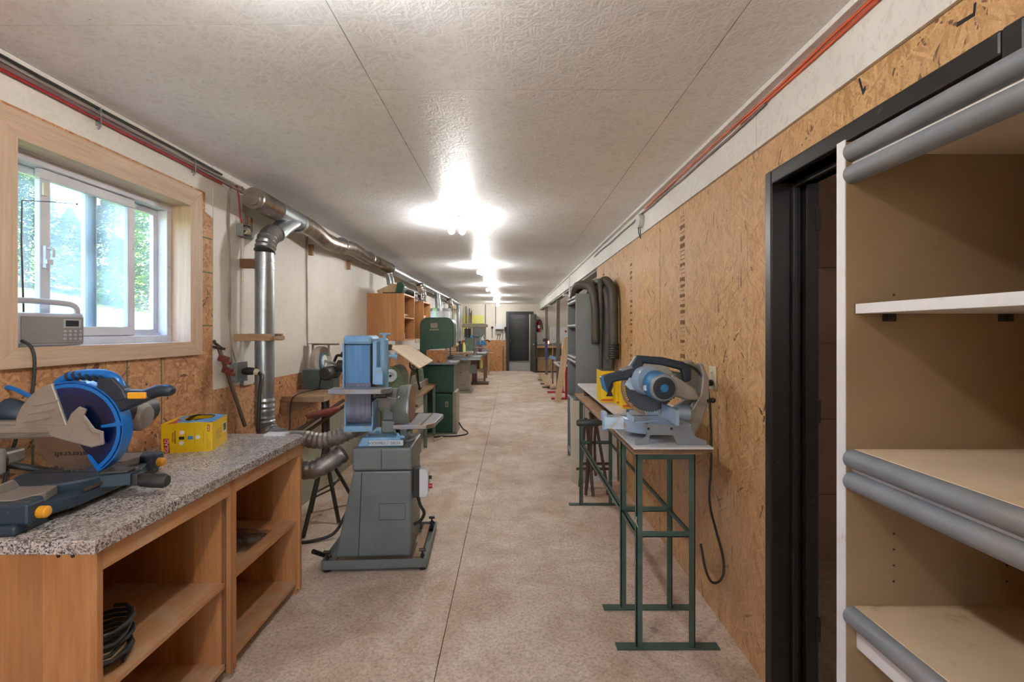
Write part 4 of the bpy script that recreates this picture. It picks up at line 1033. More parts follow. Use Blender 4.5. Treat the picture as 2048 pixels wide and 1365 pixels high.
lettering('lettering', 'DELTA', .021, 'dark_print', sa, Wm @ face_mtx((.118, -.2128, .768), (1, 0, 0), (0, 0, 1)), sx=.95)
b = MB()
for x, y in ((-.07, -.15), (-.03, -.05)): A_(MB().cyl((x, y, .80), (x, y, .81), .011, n=6), 'bolt', 'mach_blue_tint')
b.bm.free()
# column and bearing
A_(MB().box(.0, .10, -.08, .05, .80, .88).box(.006, .09, -.075, .045, .88, 1.0), 'column', 'mach_grey', bv=.01)
A_(MB().cyl((-.03, -.02, 1.0), (.14, -.02, 1.0), .065).cyl((.06, -.02, 1.0), (.10, -.02, 1.0), .085), 'spindle_housing', 'mach_grey', True)
A_(MB().lathe([(0, 0), (.05, 0), (.07, .03), (.075, .10), (.055, .13), (0, .13)], (-.035, -.02, 1.0), 'x'), 'lower_pulley_guard', 'beige_mach', True)
# belt unit
A_(MB().box(-.195, -.02, -.235, -.02, 1.375, 1.43), 'top_cover', 'mach_blue_tint', bv=.02)
A_(MB().box(-.197, -.186, -.235, -.03, 1.10, 1.385), 'belt_side_frame', 'mach_blue_tint', bv=.003)
A_(MB().box(-.022, .005, -.215, -.03, 1.13, 1.395), 'belt_side_frame', 'mach_blue_tint', bv=.004)
A_(MB().sweep([(.018, -.10, 1.10), (.018, -.10, 1.40), (.018, -.10, 1.415)], [.034, .034, .022], 20), 'tension_column', 'mach_blue_tint', True)
A_(MB().box(-.185, -.028, -.205, -.06, .93, 1.378), 'platen_body', 'black_metal', bv=.004)
b = MB()
prof = [(-.222, 1.37)] + [(-.222, 1.37 - .02 * k) for k in range(1, 11)]
b.prism([(-.222, 1.372), (-.219, 1.372), (-.219, 1.14), (-.222, 1.14)], 'x', -.184, -.034)
A_(b, 'abrasive_belt', 'belt')
b = MB(); cy, cz, rr = -.13, .965, .085
arc = [(cy + rr * math.cos(t), cz + rr * math.sin(t)) for t in [math.radians(180 + 10 * k) for k in range(0, 19)]]
poly = [(-.2155, 1.14)] + arc + [(cy + rr, 1.14)]
b.prism(poly, 'x', -.184, -.032)
A_(b, 'lower_belt', 'belt_low', True)
A_(MB().box(-.197, -.187, -.20, -.06, .86, 1.02), 'guard_plate', 'mach_blue_tint', bv=.002)
A_(MB().box(-.030, -.022, -.20, -.06, .86, 1.02), 'guard_plate', 'mach_blue_tint', bv=.002)
A_(MB().box(-.197, -.022, -.215, -.05, .84, .875), 'dust_tray', 'mach_blue_tint', bv=.003)
A_(MB().prism([(-.005, 1.13), (.045, 1.13), (.045, 1.20), (.035, 1.235), (.0, 1.235)], 'y', -.232, -.215), 'pivot_bracket', 'mach_blue_tint', bv=.003)
b = MB().cyl((.03, -.10, 1.41), (.03, -.10, 1.445), .012)
for k in range(4):
    a = k * PI / 2 + .3; b.cyl((.03, -.10, 1.438), (.03 + .033 * math.cos(a), -.10 + .033 * math.sin(a), 1.438), .0075, n=8)
A_(b, 'tension_knob', 'mach_blue_tint', True)
b = MB().cyl((.06, -.12, 1.30), (.11, -.12, 1.30), .011)
for k in range(4):
    a = k * PI / 2 + .5; b.cyl((.105, -.12, 1.30), (.105, -.12 + .028 * math.cos(a), 1.30 + .028 * math.sin(a)), .007, n=8)
A_(b, 'tracking_knob', 'mach_blue_tint', True)
b = MB().prism([(-.245, -.355), (.06, -.355), (.105, -.30), (.105, -.25), (-.02, -.235), (-.245, -.235)], 'z', 1.088, 1.118)
A_(b, 'belt_table', 'cast', bv=.004)
A_(MB().box(-.0, .08, -.30, -.1, 1.06, 1.088).cyl((.02, -.29, 1.07), (.08, -.29, 1.07), .014), 'table_trunnion', 'black_metal', bv=.003)
A_(MB().tube([(.05, -.27, 1.075), (.09, -.29, 1.06), (.13, -.30, 1.05), (.15, -.305, 1.06)], .005).sphere((.155, -.305, 1.062), .010), 'lock_lever', 'galv', True)
# disc
A_(MB().lathe([(0, -.10), (.08, -.10), (.13, -.085), (.15, -.05), (.157, -.012), (.157, 0), (.15, 0), (.146, -.03), (0, -.03)], (.165, .03, .945), 'x', 40), 'disc_cover', 'mach_grey', True)
A_(MB().cyl((.166, .03, .945), (.180, .03, .945), .1525, n=48), 'disc_plate', 'cast', True)
A_(MB().cyl((.180, .03, .945), (.1815, .03, .945), .151, n=48), 'abrasive_disc', 'disc')
for k in range(0):
    pass
b = MB().prism([(.09, -.17), (.30, -.17), (.345, -.12), (.375, .20), (.33, .25), (.19, .25), (.19, -.09), (.09, -.09)], 'z', .842, .870)
dt = A_(b, 'disc_table', 'cast', bv=.004)
A_(MB().prism([(.262, -.168), (.274, -.168), (.30, .248), (.288, .248)], 'z', .8695, .8712), 'mitre_slot', 'rust_bar', par=dt)
A_(MB().lathe([(.075, 0), (.085, 0), (.085, .012), (.075, .012)], (.17, -.10, .835), 'y', 20, (PI, 2 * PI)).box(.13, .17, -.12, -.08, .79, .842), 'tilt_quadrant', 'mach_grey', bv=0)
b = MB().cyl((.12, -.18, .80), (.16, -.18, .80), .012)
for k in range(3):
    a = k * 2.1; b.cyl((.14, -.19, .80), (.14 + .03 * math.cos(a), -.19, .80 + .03 * math.sin(a)), .007, n=8)
A_(b, 'tilt_knob', 'mach_blue_tint', True)
# switch
A_(MB().box(.222, .26, -.19, -.11, .42, .60), 'switch_back', 'rubber', bv=.004)
A_(MB().prism([(.26, .425), (.305, .425), (.315, .45), (.315, .575), (.295, .598), (.26, .598)], 'y', -.195, -.105), 'switch_box', 'white_lam', bv=.004)
A_(MB().cyl((.315, -.15, .535), (.332, -.15, .535), .011), 'start_button', 'dark_print', True)
A_(MB().cyl((.315, -.15, .48), (.335, -.15, .48), .015), 'stop_button', 'red_print', True)
A_(MB().tube([(.245, -.15, .42), (.26, -.15, .36), (.285, -.15, .31), (.26, -.15, .26), (.222, -.15, .24)], .010), 'switch_cable', 'rubber', True)

# ================================================================== BENCH WITH GRINDER on the left wall
sh = thing('wall_bench', 'rough wooden bench top fixed to the left wall behind the drop pipe', 'bench', (-1.6, 3.75, .91))
MB().box(XL + .003, -1.44, 3.62, 3.86, .91, .955).build('plank', 'plank_x', sh, bevel=.003)
MB().box(XL + .003, -1.40, 3.865, 4.3, .93, .972).build('plank', 'plank_x', sh, bevel=.003)
MB().box(XL + .003, XL + .05, 3.6, 4.3, .82, .908).build('ledger', 'plank', sh, bevel=.003)
gr = thing('bench_grinder', 'dark bench grinder with a big pale wheel and a green water trough', 'grinder', (-1.6, 3.98, .972))
MB().prism([(-1.72, .973), (-1.60, .973), (-1.575, 1.135), (-1.735, 1.135)], 'y', 3.90, 4.05).build('water_trough', 'bin_green', gr, bevel=.003)
MB().sweep([(-1.665, 4.06, 1.20), (-1.615, 4.05, 1.20)], .125, 36).build('grinding_wheel', 'wheel_stone', gr, True, bevel=.004)
MB().sweep([(-1.614, 4.05, 1.20), (-1.610, 4.05, 1.20)], .07, 28).build('wheel_label', 'blue_print', gr, True)
MB().sweep([(-1.610, 4.05, 1.20), (-1.604, 4.05, 1.20)], .052, 28).build('wheel_washer', 'white_print', gr, True)
MB().cyl((-1.61, 4.05, 1.20), (-1.44, 4.03, 1.16), .012).build('wheel_shaft', 'galv', gr, True)
MB().sweep([(-1.53, 3.86, 1.105), (-1.53, 3.88, 1.105), (-1.53, 4.09, 1.105), (-1.53, 4.10, 1.105)], [.045, .056, .056, .045], 24).build('motor', 'plastic_dark', gr, True)
b = MB()
for r in (.015, .028, .041): b.lathe([(r, 0), (r + .004, 0), (r + .004, -.003), (r, -.003)], (-1.53, 3.859, 1.105), 'y', 20)
b.build('vent_ring', 'black_metal', gr)
MB().box(-1.60, -1.48, 3.92, 4.06, .973, 1.06).build('motor_foot', 'bin_green', gr, bevel=.004)
MB().sweep([(-1.47, 4.0, 1.16), (-1.42, 4.0, 1.16)], .05, 20).sweep([(-1.43, 4.02, 1.07), (-1.39, 4.02, 1.07)], .045, 20).build('gear_head', 'plastic_dark', gr, True)
MB().tube([(-1.50, 3.99, 1.2), (-1.47, 3.98, 1.25), (-1.42, 3.98, 1.24), (-1.40, 3.98, 1.20)], .012).box(-1.44, -1.38, 3.96, 4.0, 1.235, 1.27, rot=(0, .5, 0)).build('tool_rest_arm', 'black_metal', gr, True)
MB().box(-1.74, -1.50, 4.10, 4.115, 1.335, 1.35).box(-1.74, -1.725, 4.10, 4.115, 1.14, 1.335).box(-1.74, -1.50, 4.0, 4.115, 1.347, 1.352).box(-1.60, -1.585, 4.10, 4.115, 1.24, 1.335).build('wheel_guard', 'beige_mach', gr, bevel=.001)
tag(MB().tube([(-1.58, 3.90, .98), (-1.64, 3.60, .97), (-1.68, 3.585, .90), (-1.67, 3.55, .75), (-1.66, 3.5, .62)], .005).build('power_cord', 'rubber', smooth=True), 'thin black cord hanging from the bench grinder', 'cord')
ts = thing('tripod_stand', 'black steel tripod stand standing on the floor between the counter and the sander', 'stand', (-1.42, 3.55, 0))
MB().cyl((-1.475, 3.75, .45), (-1.50, 3.80, .905), .032).build('centre_post', 'black_metal', ts, True)
for e in ((-1.46, 3.30, .008), (-1.30, 3.55, .008), (-1.32, 3.98, .008), (-1.60, 3.75, .008)):
    MB().sweep([(-1.475, 3.72, .52), e], [.017, .016], 4).build('leg', 'black_metal', ts)
for p, q in (((-1.466, 3.50, .25), (-1.40, 3.83, .24)), ((-1.466, 3.48, .22), (-1.375, 3.64, .24)), ((-1.375, 3.645, .26), (-1.40, 3.84, .26))):
    MB().cyl(p, q, .007, n=8).build('brace_bar', 'black_metal', ts)
for i, (p, q) in enumerate((((-1.69, 3.45, .64), (-1.35, 3.80, .90)), ((-1.70, 3.47, .58), (-1.33, 3.86, .87)))):
    tag(MB().cyl(p, q, .013).build('steel_bar', 'rust_bar', smooth=True), 'brown steel bar slung below the grinder bench, %s one' % ('upper', 'lower')[i], 'bar')
tag(MB().sweep([(-1.52, 3.50, .82), (-1.40, 3.58, .84), (-1.33, 3.64, .86)], [.02, .03, .02], 14).build('wooden_club', 'copper_red', smooth=True), 'reddish brown turned wooden club sticking out above the horizontal dust pipe', 'club')
tag(MB().cyl((-1.15, 2.99, 0.018), (-1.19, 2.83, .13), .014).build('pry_bar', 'black_metal', smooth=True), 'short black bar standing against the far end of the cabinet', 'bar')

# ================================================================== LATHE
lt = thing('wood_lathe', 'green wood lathe with a round faceplate on a steel stand behind the sander', 'lathe', (-1.2, 5.3, 0))
hx, hz = -1.27, .985
MB().prism([(hx - .10, .76), (hx + .12, .76), (hx + .12, .98), (hx + .085, 1.06), (hx + .02, 1.09), (hx - .06, 1.06), (hx - .10, .95)], 'y', 5.02, 5.30).build('headstock', 'green_mid', lt, bevel=.02)
MB().sweep([(hx, 4.97, hz), (hx, 5.02, hz)], .06, 28).build('hand_wheel_hub', 'green_mid', lt, True)
MB().lathe([(.0, 0), (.035, 0), (.04, -.012), (.062, -.012), (.068, 0), (.068, .018), (0, .018)], (hx, 4.955, hz), 'y', 36).build('faceplate', 'plate', lt, True)
MB().cyl((hx, 4.94, hz), (hx, 4.958, hz), .014).build('spindle', 'black_metal', lt, True)
b = MB().box(-1.33, -1.29, 5.02, 6.55, .72, .80).box(-1.19, -1.15, 5.02, 6.55, .72, .80)
for y in (5.5, 6.0, 6.5): b.box(-1.29, -1.19, y, y + .03, .72, .78)
b.build('bed', 'beige_mach', lt, bevel=.003)
MB().prism([(-1.32, .80), (-1.16, .80), (-1.18, .96), (-1.30, .96)], 'y', 6.1, 6.3).cyl((-1.24, 5.98, .985), (-1.24, 6.42, .985), .04).build('tailstock', 'green_mid', lt, bevel=.006)
MB().lathe([(.055, -.007), (.068, -.007), (.068, .007), (.055, .007)], (-1.12, 5.48, 1.06), 'y', 28).box(-1.18, -1.06, 5.475, 5.485, 1.054, 1.066).cyl((-1.12, 5.48, 1.06), (-1.16, 5.60, 1.02), .01).build('tail_wheel', 'black_metal', lt, True)
MB().tube([(-1.10, 5.5, 1.02), (-1.09, 5.5, .93), (-1.08, 5.48, .86), (-1.06, 5.46, .80)], .012).sphere((-1.06, 5.46, .79), .02).build('lever', 'black_metal', lt, True)
MB().box(-1.16, -1.12, 5.35, 5.75, .80, .85).prism([(5.4, .85), (5.7, .85), (5.66, .93), (5.46, .93)], 'x', -1.165, -1.15).build('tool_rest', 'beige_mach', lt, bevel=.004)
MB().box(-1.40, -1.05, 4.95, 6.6, .685, .72).build('stand_top', 'plank', lt, bevel=.004)
MB().box(-1.38, -1.06, 5.0, 6.5, .30, .325).build('stand_shelf', 'plank', lt, bevel=.003)
for x, y in ((-1.39, 5.0), (-1.09, 5.0), (-1.39, 5.86), (-1.09, 5.86), (-1.39, 6.5), (-1.09, 6.5)):
    MB().box(x, x + .045, y, y + .005, 0, .685).box(x, x + .005, y, y + .045, 0, .685).build('leg', 'green_mid', lt)
MB().cyl((-1.14, 5.25, .62), (-1.06, 5.25, .62), .012).sphere((-1.05, 5.25, .62), .018).build('speed_lever', 'brass', lt, True)
# tilted slatted panel
pn = thing('slatted_panel', 'tilted beige framed panel on an arm above the lathe', 'panel', (-1.13, 5.2, 1.25))
q0, q1, q2, q3 = Pt(778, 693, 4.9), Pt(838, 737, 4.9), Pt(865, 722, 5.5), Pt(818, 691, 5.5)
def slab(b, c4, th):
    nrm = (c4[1] - c4[0]).cross(c4[3] - c4[0]).normalized() * th
    a = [b.bm.verts.new(p) for p in c4]; d = [b.bm.verts.new(p + nrm) for p in c4]
    b.bm.faces.new(a[::-1]); b.bm.faces.new(d)
    for i in range(4): b.bm.faces.new([a[i], a[(i + 1) % 4], d[(i + 1) % 4], d[i]])
    return b
slab(MB(), [q0, q1, q2, q3], .006).build('panel_sheet', 'shelf_top', pn)
def barq(p, q, r=.008): return MB().sweep([p, q], [r, r], 4)
for p, q in ((q0, q1), (q1, q2), (q2, q3), (q3, q0), (q0.lerp(q3, .5), q1.lerp(q2, .5)), (q0.lerp(q3, .2), q1.lerp(q2, .2))):
    barq(p, q).build('batten', 'pale_wood', pn)
MB().tube([q0, q0 + Vector((-.06, .0, .0)), q0 + Vector((-.14, .1, -.01)), (-1.45, 5.1, 1.28)], .012).box(q0.x - .02, q0.x + .03, q0.y - .02, q0.y + .02, q0.z - .04, q0.z + .02).build('support_arm', 'black_metal', pn, True)

# ================================================================== WALL CABINETS
def wall_cab(y0, y1, xf, z0, z1, label, shelves):
    R = thing('wall_cabinet', label, 'cabinet', ((XL + xf) / 2, (y0 + y1) / 2, z0), group='birch wall cabinets')
    t2 = .019; xb = XL + .003
    for y in (y0, y1 - t2): MB().box(xb, xf, y, y + t2, z0, z1).build('side_panel', 'maple_zx', R, bevel=.001)
    for z in (z0, z1 - t2): MB().box(xb, xf, y0 + t2, y1 - t2, z, z + t2).build('top_panel' if z > z0 else 'bottom_panel', 'maple_y', R, bevel=.001)
    MB().box(xb, xb + .008, y0 + t2, y1 - t2, z0 + t2, z1 - t2).build('back_panel', 'maple_z', R)
    for z in shelves: MB().box(xb + .01, xf - .004, y0 + t2, y1 - t2, z, z + t2).build('shelf', 'maple_y', R, bevel=.001)
    return R
wall_cab(5.76, 6.38, -1.31, 1.335, 1.92, 'nearer open birch wall cabinet with its wide side towards the camera', (1.615,))
wall_cab(7.15, 7.75, -1.33, 1.34, 1.91, 'farther open birch wall cabinet beyond the first', (1.62,))
MB()
for i, (x0, x1, y0, y1, z0, z1, l) in enumerate(((-1.50, -1.37, 5.80, 6.1, 1.636, 1.655, 'flat wood offcut on the upper shelf of the nearer wall cabinet, lowest of three'),
        (-1.47, -1.36, 5.82, 6.2, 1.657, 1.676, 'flat wood offcut lying in the middle of three in the nearer wall cabinet'), (-1.46, -1.40, 5.85, 6.0, 1.678, 1.71, 'short wood block topmost of three in the nearer wall cabinet'),
        (-1.45, -1.36, 7.3, 7.5, 1.64, 1.70, 'pale block on the shelf of the farther wall cabinet'))):
    tag(MB().box(x0, x1, y0, y1, z0, z1).build('wood_block', 'pale_wood', bevel=.002), l, 'block', 'wood offcuts in the wall cabinets')
tag(MB().box(-1.40, -1.35, 5.9, 5.98, 1.356, 1.43).build('carton', 'white_lam', bevel=.002), 'small white carton on the bottom of the nearer wall cabinet', 'carton')
tag(MB().cyl((-1.45, 6.1, 1.355), (-1.45, 6.1, 1.44), .035).build('tin', 'galv', smooth=True), 'metal tin on the bottom of the nearer wall cabinet', 'tin')
# on top of the cabinets
hd = thing('dust_hood', 'beige plywood dust hood under a duct branch on top of the wall cabinet', 'hood', (-1.5, 6.0, 1.95))
MB().prism([(-1.68, 1.93), (-1.46, 1.93), (-1.44, 2.05), (-1.50, 2.06), (-1.70, 1.97)], 'y', 5.95, 6.2).build('hood_shell', 'pale_wood', hd, bevel=.003)
MB().flexpipe([(-1.56, 6.1, 2.06), (-1.57, 6.1, 2.13), (-1.59, 6.1, 2.20)], .05, .03).build('duct_branch', 'galv', hd, True)
cl2 = thing('routing_tool', 'dark green and black power tool lying on top of the nearer wall cabinet', 'tool', (-1.42, 6.0, 1.922))
MB().box(-1.60, -1.36, 5.85, 6.02, 1.922, 1.94).build('tool_base', 'black_metal', cl2, bevel=.003)
MB().prism([(-1.45, 1.94), (-1.36, 1.94), (-1.34, 2.02), (-1.38, 2.08), (-1.43, 2.06)], 'y', 5.9, 6.05).build('tool_body', 'green', cl2, bevel=.006)
MB().cyl((-1.42, 6.08, 1.98), (-1.32, 6.2, 1.96), .035).build('tool_motor', 'plastic_dark', cl2, True)
c3 = thing('bar_clamp', 'dark bar clamps bundled on top between the two wall cabinets', 'clamp', (-1.36, 6.6, 1.93))
MB().cyl((-1.40, 6.1, 1.935), (-1.33, 7.3, 1.925), .012).box(-1.39, -1.33, 6.45, 6.5, 1.925, 2.0).box(-1.37, -1.32, 6.9, 6.95, 1.925, 2.01).cyl((-1.36, 6.5, 1.99), (-1.33, 6.9, 1.99), .012).build('clamp_body', 'black_metal', c3, bevel=.002)

# ================================================================== BAND SAW
bs = thing('band_saw', 'tall dark green band saw with a rounded upper wheel housing', 'band saw', (-1.05, 6.9, 0))
BY0, BY1 = 6.64, 6.95
MB().box(-1.215, -.83, BY0, 7.05, .02, .565).build('lower_base', 'green', bs, bevel=.006)
MB().box(-.828, -.775, BY0 + .01, 7.05, .02, .59).build('base_side', 'beige_mach', bs, bevel=.006)
MB().box(-1.225, -.765, BY0 - .01, 7.06, 0, .02).build('base_foot', 'mach_grey', bs)
MB().box(-1.29, -.81, BY0, BY1, .585, .985).build('lower_wheel_box', 'green', bs, bevel=.015)
def rrect(x0, x1, z0, z1, r, rb=None):
    p = []
    for cx, cz, a0, r_ in ((x1 - r, z1 - r, 0, r), (x0 + r, z1 - r, 90, r)):
        p += [(cx + r_ * math.cos(math.radians(a0 + 11.25 * k)), cz + r_ * math.sin(math.radians(a0 + 11.25 * k))) for k in range(9)]
    return p
pp = rrect(-1.29, -.81, 1.2, 1.65, .11) + [(-1.29, .97), (-1.19, .97), (-1.19, 1.16), (-.98, 1.19), (-.81, 1.24)]
MB().prism(pp, 'y', BY0, BY1).build('upper_wheel_box', 'green', bs, bevel=.012)
MB().box(-1.135, -1.04, BY0 - .003, BY0, 1.50, 1.57).build('maker_plate', 'beige_mach', bs)
MB().box(-1.15, -1.02, BY0 - .003, BY0, 1.465, 1.485).build('maker_plate', 'beige_mach', bs)
MB().box(-.93, -.885, BY0 - .006, BY0, .38, .46).build('latch_plate', 'beige_mach', bs, bevel=.001)
MB().box(-.914, -.902, BY0 - .009, BY0 - .006, .395, .44).build('latch_slot', 'dark_print', bs)
MB().box(-1.17, -.76, 6.5, 6.98, .99, 1.02).build('saw_table', 'cast', bs, bevel=.004)
MB().box(-.875, -.86, 6.70, 6.72, 1.06, 1.25).build('blade_guide', 'black_metal', bs, bevel=.002)
MB().box(-.90, -.84, 6.68, 6.74, 1.05, 1.09).cyl((-.86, 6.7, 1.11), (-.82, 6.7, 1.11), .007).cyl((-.86, 6.7, 1.08), (-.82, 6.7, 1.075), .007).build('guide_block', 'black_metal', bs, bevel=.002)
MB().box(-.869, -.867, 6.705, 6.715, 1.02, 1.06).build('saw_band', 'steel', bs)
ob2 = thing('strand_board_box', 'open box of strand board standing on the band saw table', 'box', (-1.03, 6.64, 1.02))
for x0, x1, y0, y1, z0, z1 in ((-1.175, -.905, 6.52, 6.532, 1.021, 1.19), (-1.175, -.905, 6.62, 6.632, 1.021, 1.19), (-1.175, -1.163, 6.532, 6.62, 1.021, 1.19), (-.917, -.905, 6.532, 6.62, 1.021, 1.19)):
    MB().box(x0, x1, y0, y1, z0, z1).build('box_side', 'osb_end', ob2)
MB().box(-1.14, -.92, 6.535, 6.615, 1.17, 1.205, rot=(0, -.06, 0)).build('papers', 'white_print', ob2)
tag(MB().tube([(-.77, 6.95, .10), (-.70, 6.85, .03), (-.63, 6.75, .012), (-.62, 6.6, .01), (-.75, 6.48, .01), (-.95, 6.45, .01), (-1.05, 6.4, .01)], .010).build('power_cord', 'rubber', smooth=True), 'black cord looping on the floor in front of the band saw', 'cord')
tag(MB().cyl((-1.02, 6.2, .012), (-.93, 6.35, .02), .012).build('wooden_dowel', 'pale_wood', smooth=True), 'short pale wooden dowel lying on the floor by the lathe stand', 'dowel')

# ================================================================== RIGHT: green steel bench frame
bn = thing('work_stand', 'long narrow bench of green angle iron with layered board tops along the strand board wall', 'bench', (.72, 3.1, 0))
def angle_leg(x, y, sx, sy, z1=.915):
    a = .028
    MB().box(x, x + sx * a, y, y + sy * .004, .008, z1).box(x, x + sx * .004, y, y + sy * a, .008, z1).build('leg', 'leg_green', bn)
xs_ = (.575, .845)
for y in (2.155, 2.46, 3.93):
    angle_leg(xs_[0], y, 1, 1); angle_leg(xs_[1], y, -1, 1)
    MB().box(.485, .955, y - .01, y + .035, .0, .008).build('foot_bar', 'leg_green', bn)
    zc = .52
    MB().box(xs_[0] + .004, xs_[1] - .004, y + .004, y + .030, zc, zc + .004).box(xs_[0] + .004, xs_[1] - .004, y + .004, y + .008, zc, zc + .028).build('cross_rail', 'leg_green', bn)
    MB().box(xs_[0] + .004, xs_[1] - .004, y + .004, y + .008, .885, .914).build('top_rail', 'leg_green', bn)
for x, s in ((xs_[0] + .004, 1), (xs_[1] - .004, -1)):
    MB().box(x, x + s * .024, 2.19, 3.93, .528, .532).box(x, x + s * .004, 2.19, 3.93, .505, .532).build('long_rail', 'leg_green', bn)
    MB().box(x, x + s * .004, 2.16, 3.95, .885, .914).build('long_top_rail', 'leg_green', bn)
MB().box(.560, .865, 2.135, 4.05, .9145, .928).build('base_board', 'plank', bn, bevel=.001)
MB().box(.556, .905, 2.115, 2.56, .9285, .944).build('brown_board', 'old_wood', bn, bevel=.001)
MB().box(.552, .91, 2.11, 2.555, .9445, .953).build('white_top', 'white_lam', bn, bevel=.001)
MB().box(.545, .93, 2.58, 4.02, .9285, .944).build('brown_board', 'plank', bn, bevel=.001)
for y in (2.60, 3.05, 3.85): MB().box(.60, .92, y, y + .02, .9445, 1.008).build('riser_block', 'old_wood', bn, bevel=.001)
MB().box(.575, .99, 2.575, 4.06, 1.008, 1.025).build('upper_board', 'white_lam', bn, bevel=.003)
MB().cyl((.68, 3.4, .9445), (.68, 3.4, .9455), .018).build('hand_hole', 'dark_print', bn)
for x, y in ((.579, 2.148), ):
    MB().tube([(.575, 2.152, .62), (.571, 2.148, .60), (.576, 2.15, .585), (.58, 2.152, .57)], .002, 6).build('string', 'cream', bn)
# ------------------------------------------------------------------ right mitre saw (blade plane across the bench, handle towards the aisle)
bn.scale = (1, 1, .981)
ZB = .9355
ms = thing('mitre_saw', 'blue-motored mitre saw with toothed blade and dark handle on the green steel bench', 'mitre saw', (.70, 2.36, ZB), PI)
LOW = ('base_cheek', 'cheek_hole', 'deck', 'turntable', 'turn_handle', 'handle_bracket', 'fence', 'kerf_slot', 'clamp_plate', 'bevel_pivot', 'rear_arm')
def K(b_, n_, m_, sm=False, bv=0, par=ms):
    if n_ not in LOW:
        for v in b_.bm.verts: v.co.z += .0175
    elif n_ in ('base_cheek', 'cheek_hole'):
        for v in b_.bm.verts: v.co.x += .014
    return b_.build(n_, m_, par, sm, bv, local=True)
# local frame: +x towards the aisle (operator), +y towards the camera
hc = (.005, .0, .222)
# base with cheek facing the camera
def cheek(y0, y1):
    return MB().prism([(.115, 0), (.06, 0), (.048, .045), (-.058, .045), (-.08, 0), (-.215, 0), (-.21, .02), (-.165, .035), (-.13, .095), (-.0, .095), (.058, .097), (.065, .04), (.085, .022), (.115, .022)][::-1], 'y', y0, y1)
K(cheek(.195, .203), 'base_cheek', 'saw_side', bv=.001)
K(cheek(-.203, -.195), 'base_cheek', 'saw_side', bv=.001)
for x in (.055, -.05): K(MB().cyl((x, .203, .075), (x, .2045, .075), .006), 'cheek_hole', 'dark_print')
K(MB().box(-.13, .058, -.195, .195, .083, .094), 'deck', 'saw_alu', bv=.002)
K(MB().lathe([(0, .098), (.125, .098), (.132, .092), (.132, .05), (.12, .03), (0, .03)], (.02, 0, 0), n=40).prism([(.10, -.05), (.235, -.03), (.235, .03), (.10, .05)], 'z', .04, .096), 'turntable', 'saw_alu', True)
K(MB().cyl((.235, 0, .062), (.255, 0, .062), .012).sweep([(.25, 0, .062), (.265, 0, .062), (.36, 0, .062), (.37, 0, .062)], [.012, .018, .018, .013], 14), 'turn_handle', 'rubber', True)
K(MB().box(.22, .245, -.03, .03, .03, .12), 'handle_bracket', 'saw_alu', bv=.006)
K(MB().box(-.06, -.045, .03, .24, .095, .165), 'fence', 'saw_alu', bv=.002)
K(MB().box(-.06, -.045, -.24, -.03, .095, .165), 'fence', 'saw_alu', bv=.002)
K(MB().box(-.04, .15, -.004, .004, .0985, .0995), 'kerf_slot', 'dark_print')
K(MB().box(.05, .13, .06, .17, .0945, .10).box(.125, .135, .06, .17, .10, .125), 'clamp_plate', 'saw_alu', bv=.002)
# rear arm
K(MB().prism([(-.13, 0), (-.13, .10), (-.20, .14), (-.24, .21), (-.25, .30), (-.235, .36), (-.255, .36), (-.285, .28), (-.285, .18), (-.25, .07), (-.21, .0)][::-1], 'y', -.03, .03), 'rear_arm', 'saw_grey', bv=.008)
K(MB().prism([(-.07, .04), (-.16, .04), (-.23, .06), (-.27, .13), (-.27, .30), (-.22, .36), (-.16, .34), (-.20, .24), (-.19, .16), (-.12, .11), (-.07, .10)][::-1], 'y', -.06, -.03), 'arm_housing', 'saw_grey', bv=.008)
K(MB().cyl((-.12, .02, .115), (-.18, .02, .115), .042).cyl((-.12, .02, .115), (-.10, .02, .115), .03), 'bevel_pivot', 'saw_alu', True)
K(MB().cyl((-.27, .02, .16), (-.30, .02, .16), .012).sphere((-.305, .02, .16), .014), 'bevel_lock', 'rubber', True)
# blade, guard
K(MB().blade(hc, .1265, 64, .0028, hook=.25), 'blade', 'steel_dark')
b = MB()
def sec2(r0, r1, a0, a1, c, n=22):
    a0, a1 = math.radians(a0), math.radians(a1)
    if r0 <= 0: return [(c[0], c[2])] + [(c[0] + r1 * math.cos(a0 + (a1 - a0) * i / n), c[2] + r1 * math.sin(a0 + (a1 - a0) * i / n)) for i in range(n + 1)]
    return [(c[0] + r1 * math.cos(a0 + (a1 - a0) * i / n), c[2] + r1 * math.sin(a0 + (a1 - a0) * i / n)) for i in range(n + 1)] + \
           [(c[0] + r0 * math.cos(a1 - (a1 - a0) * i / n), c[2] + r0 * math.sin(a1 - (a1 - a0) * i / n)) for i in range(n + 1)]
K(MB().prism(sec2(.0, .135, 40, 205, hc), 'y', -.03, .012), 'upper_guard', 'saw_grey', bv=.004)
K(MB().prism(sec2(.127, .137, -80, 40, hc), 'y', -.03, .004), 'guard_rim', 'disc', True)
K(MB().prism(sec2(.06, .12, 2, 60, hc), 'y', .008, .022), 'guard_link', 'saw_alu', bv=.004)
K(MB().prism([(.10, .25), (.125, .262), (.135, .24), (.11, .215), (.085, .21)], 'y', .0, .03), 'guard_lever', 'saw_alu', bv=.003)
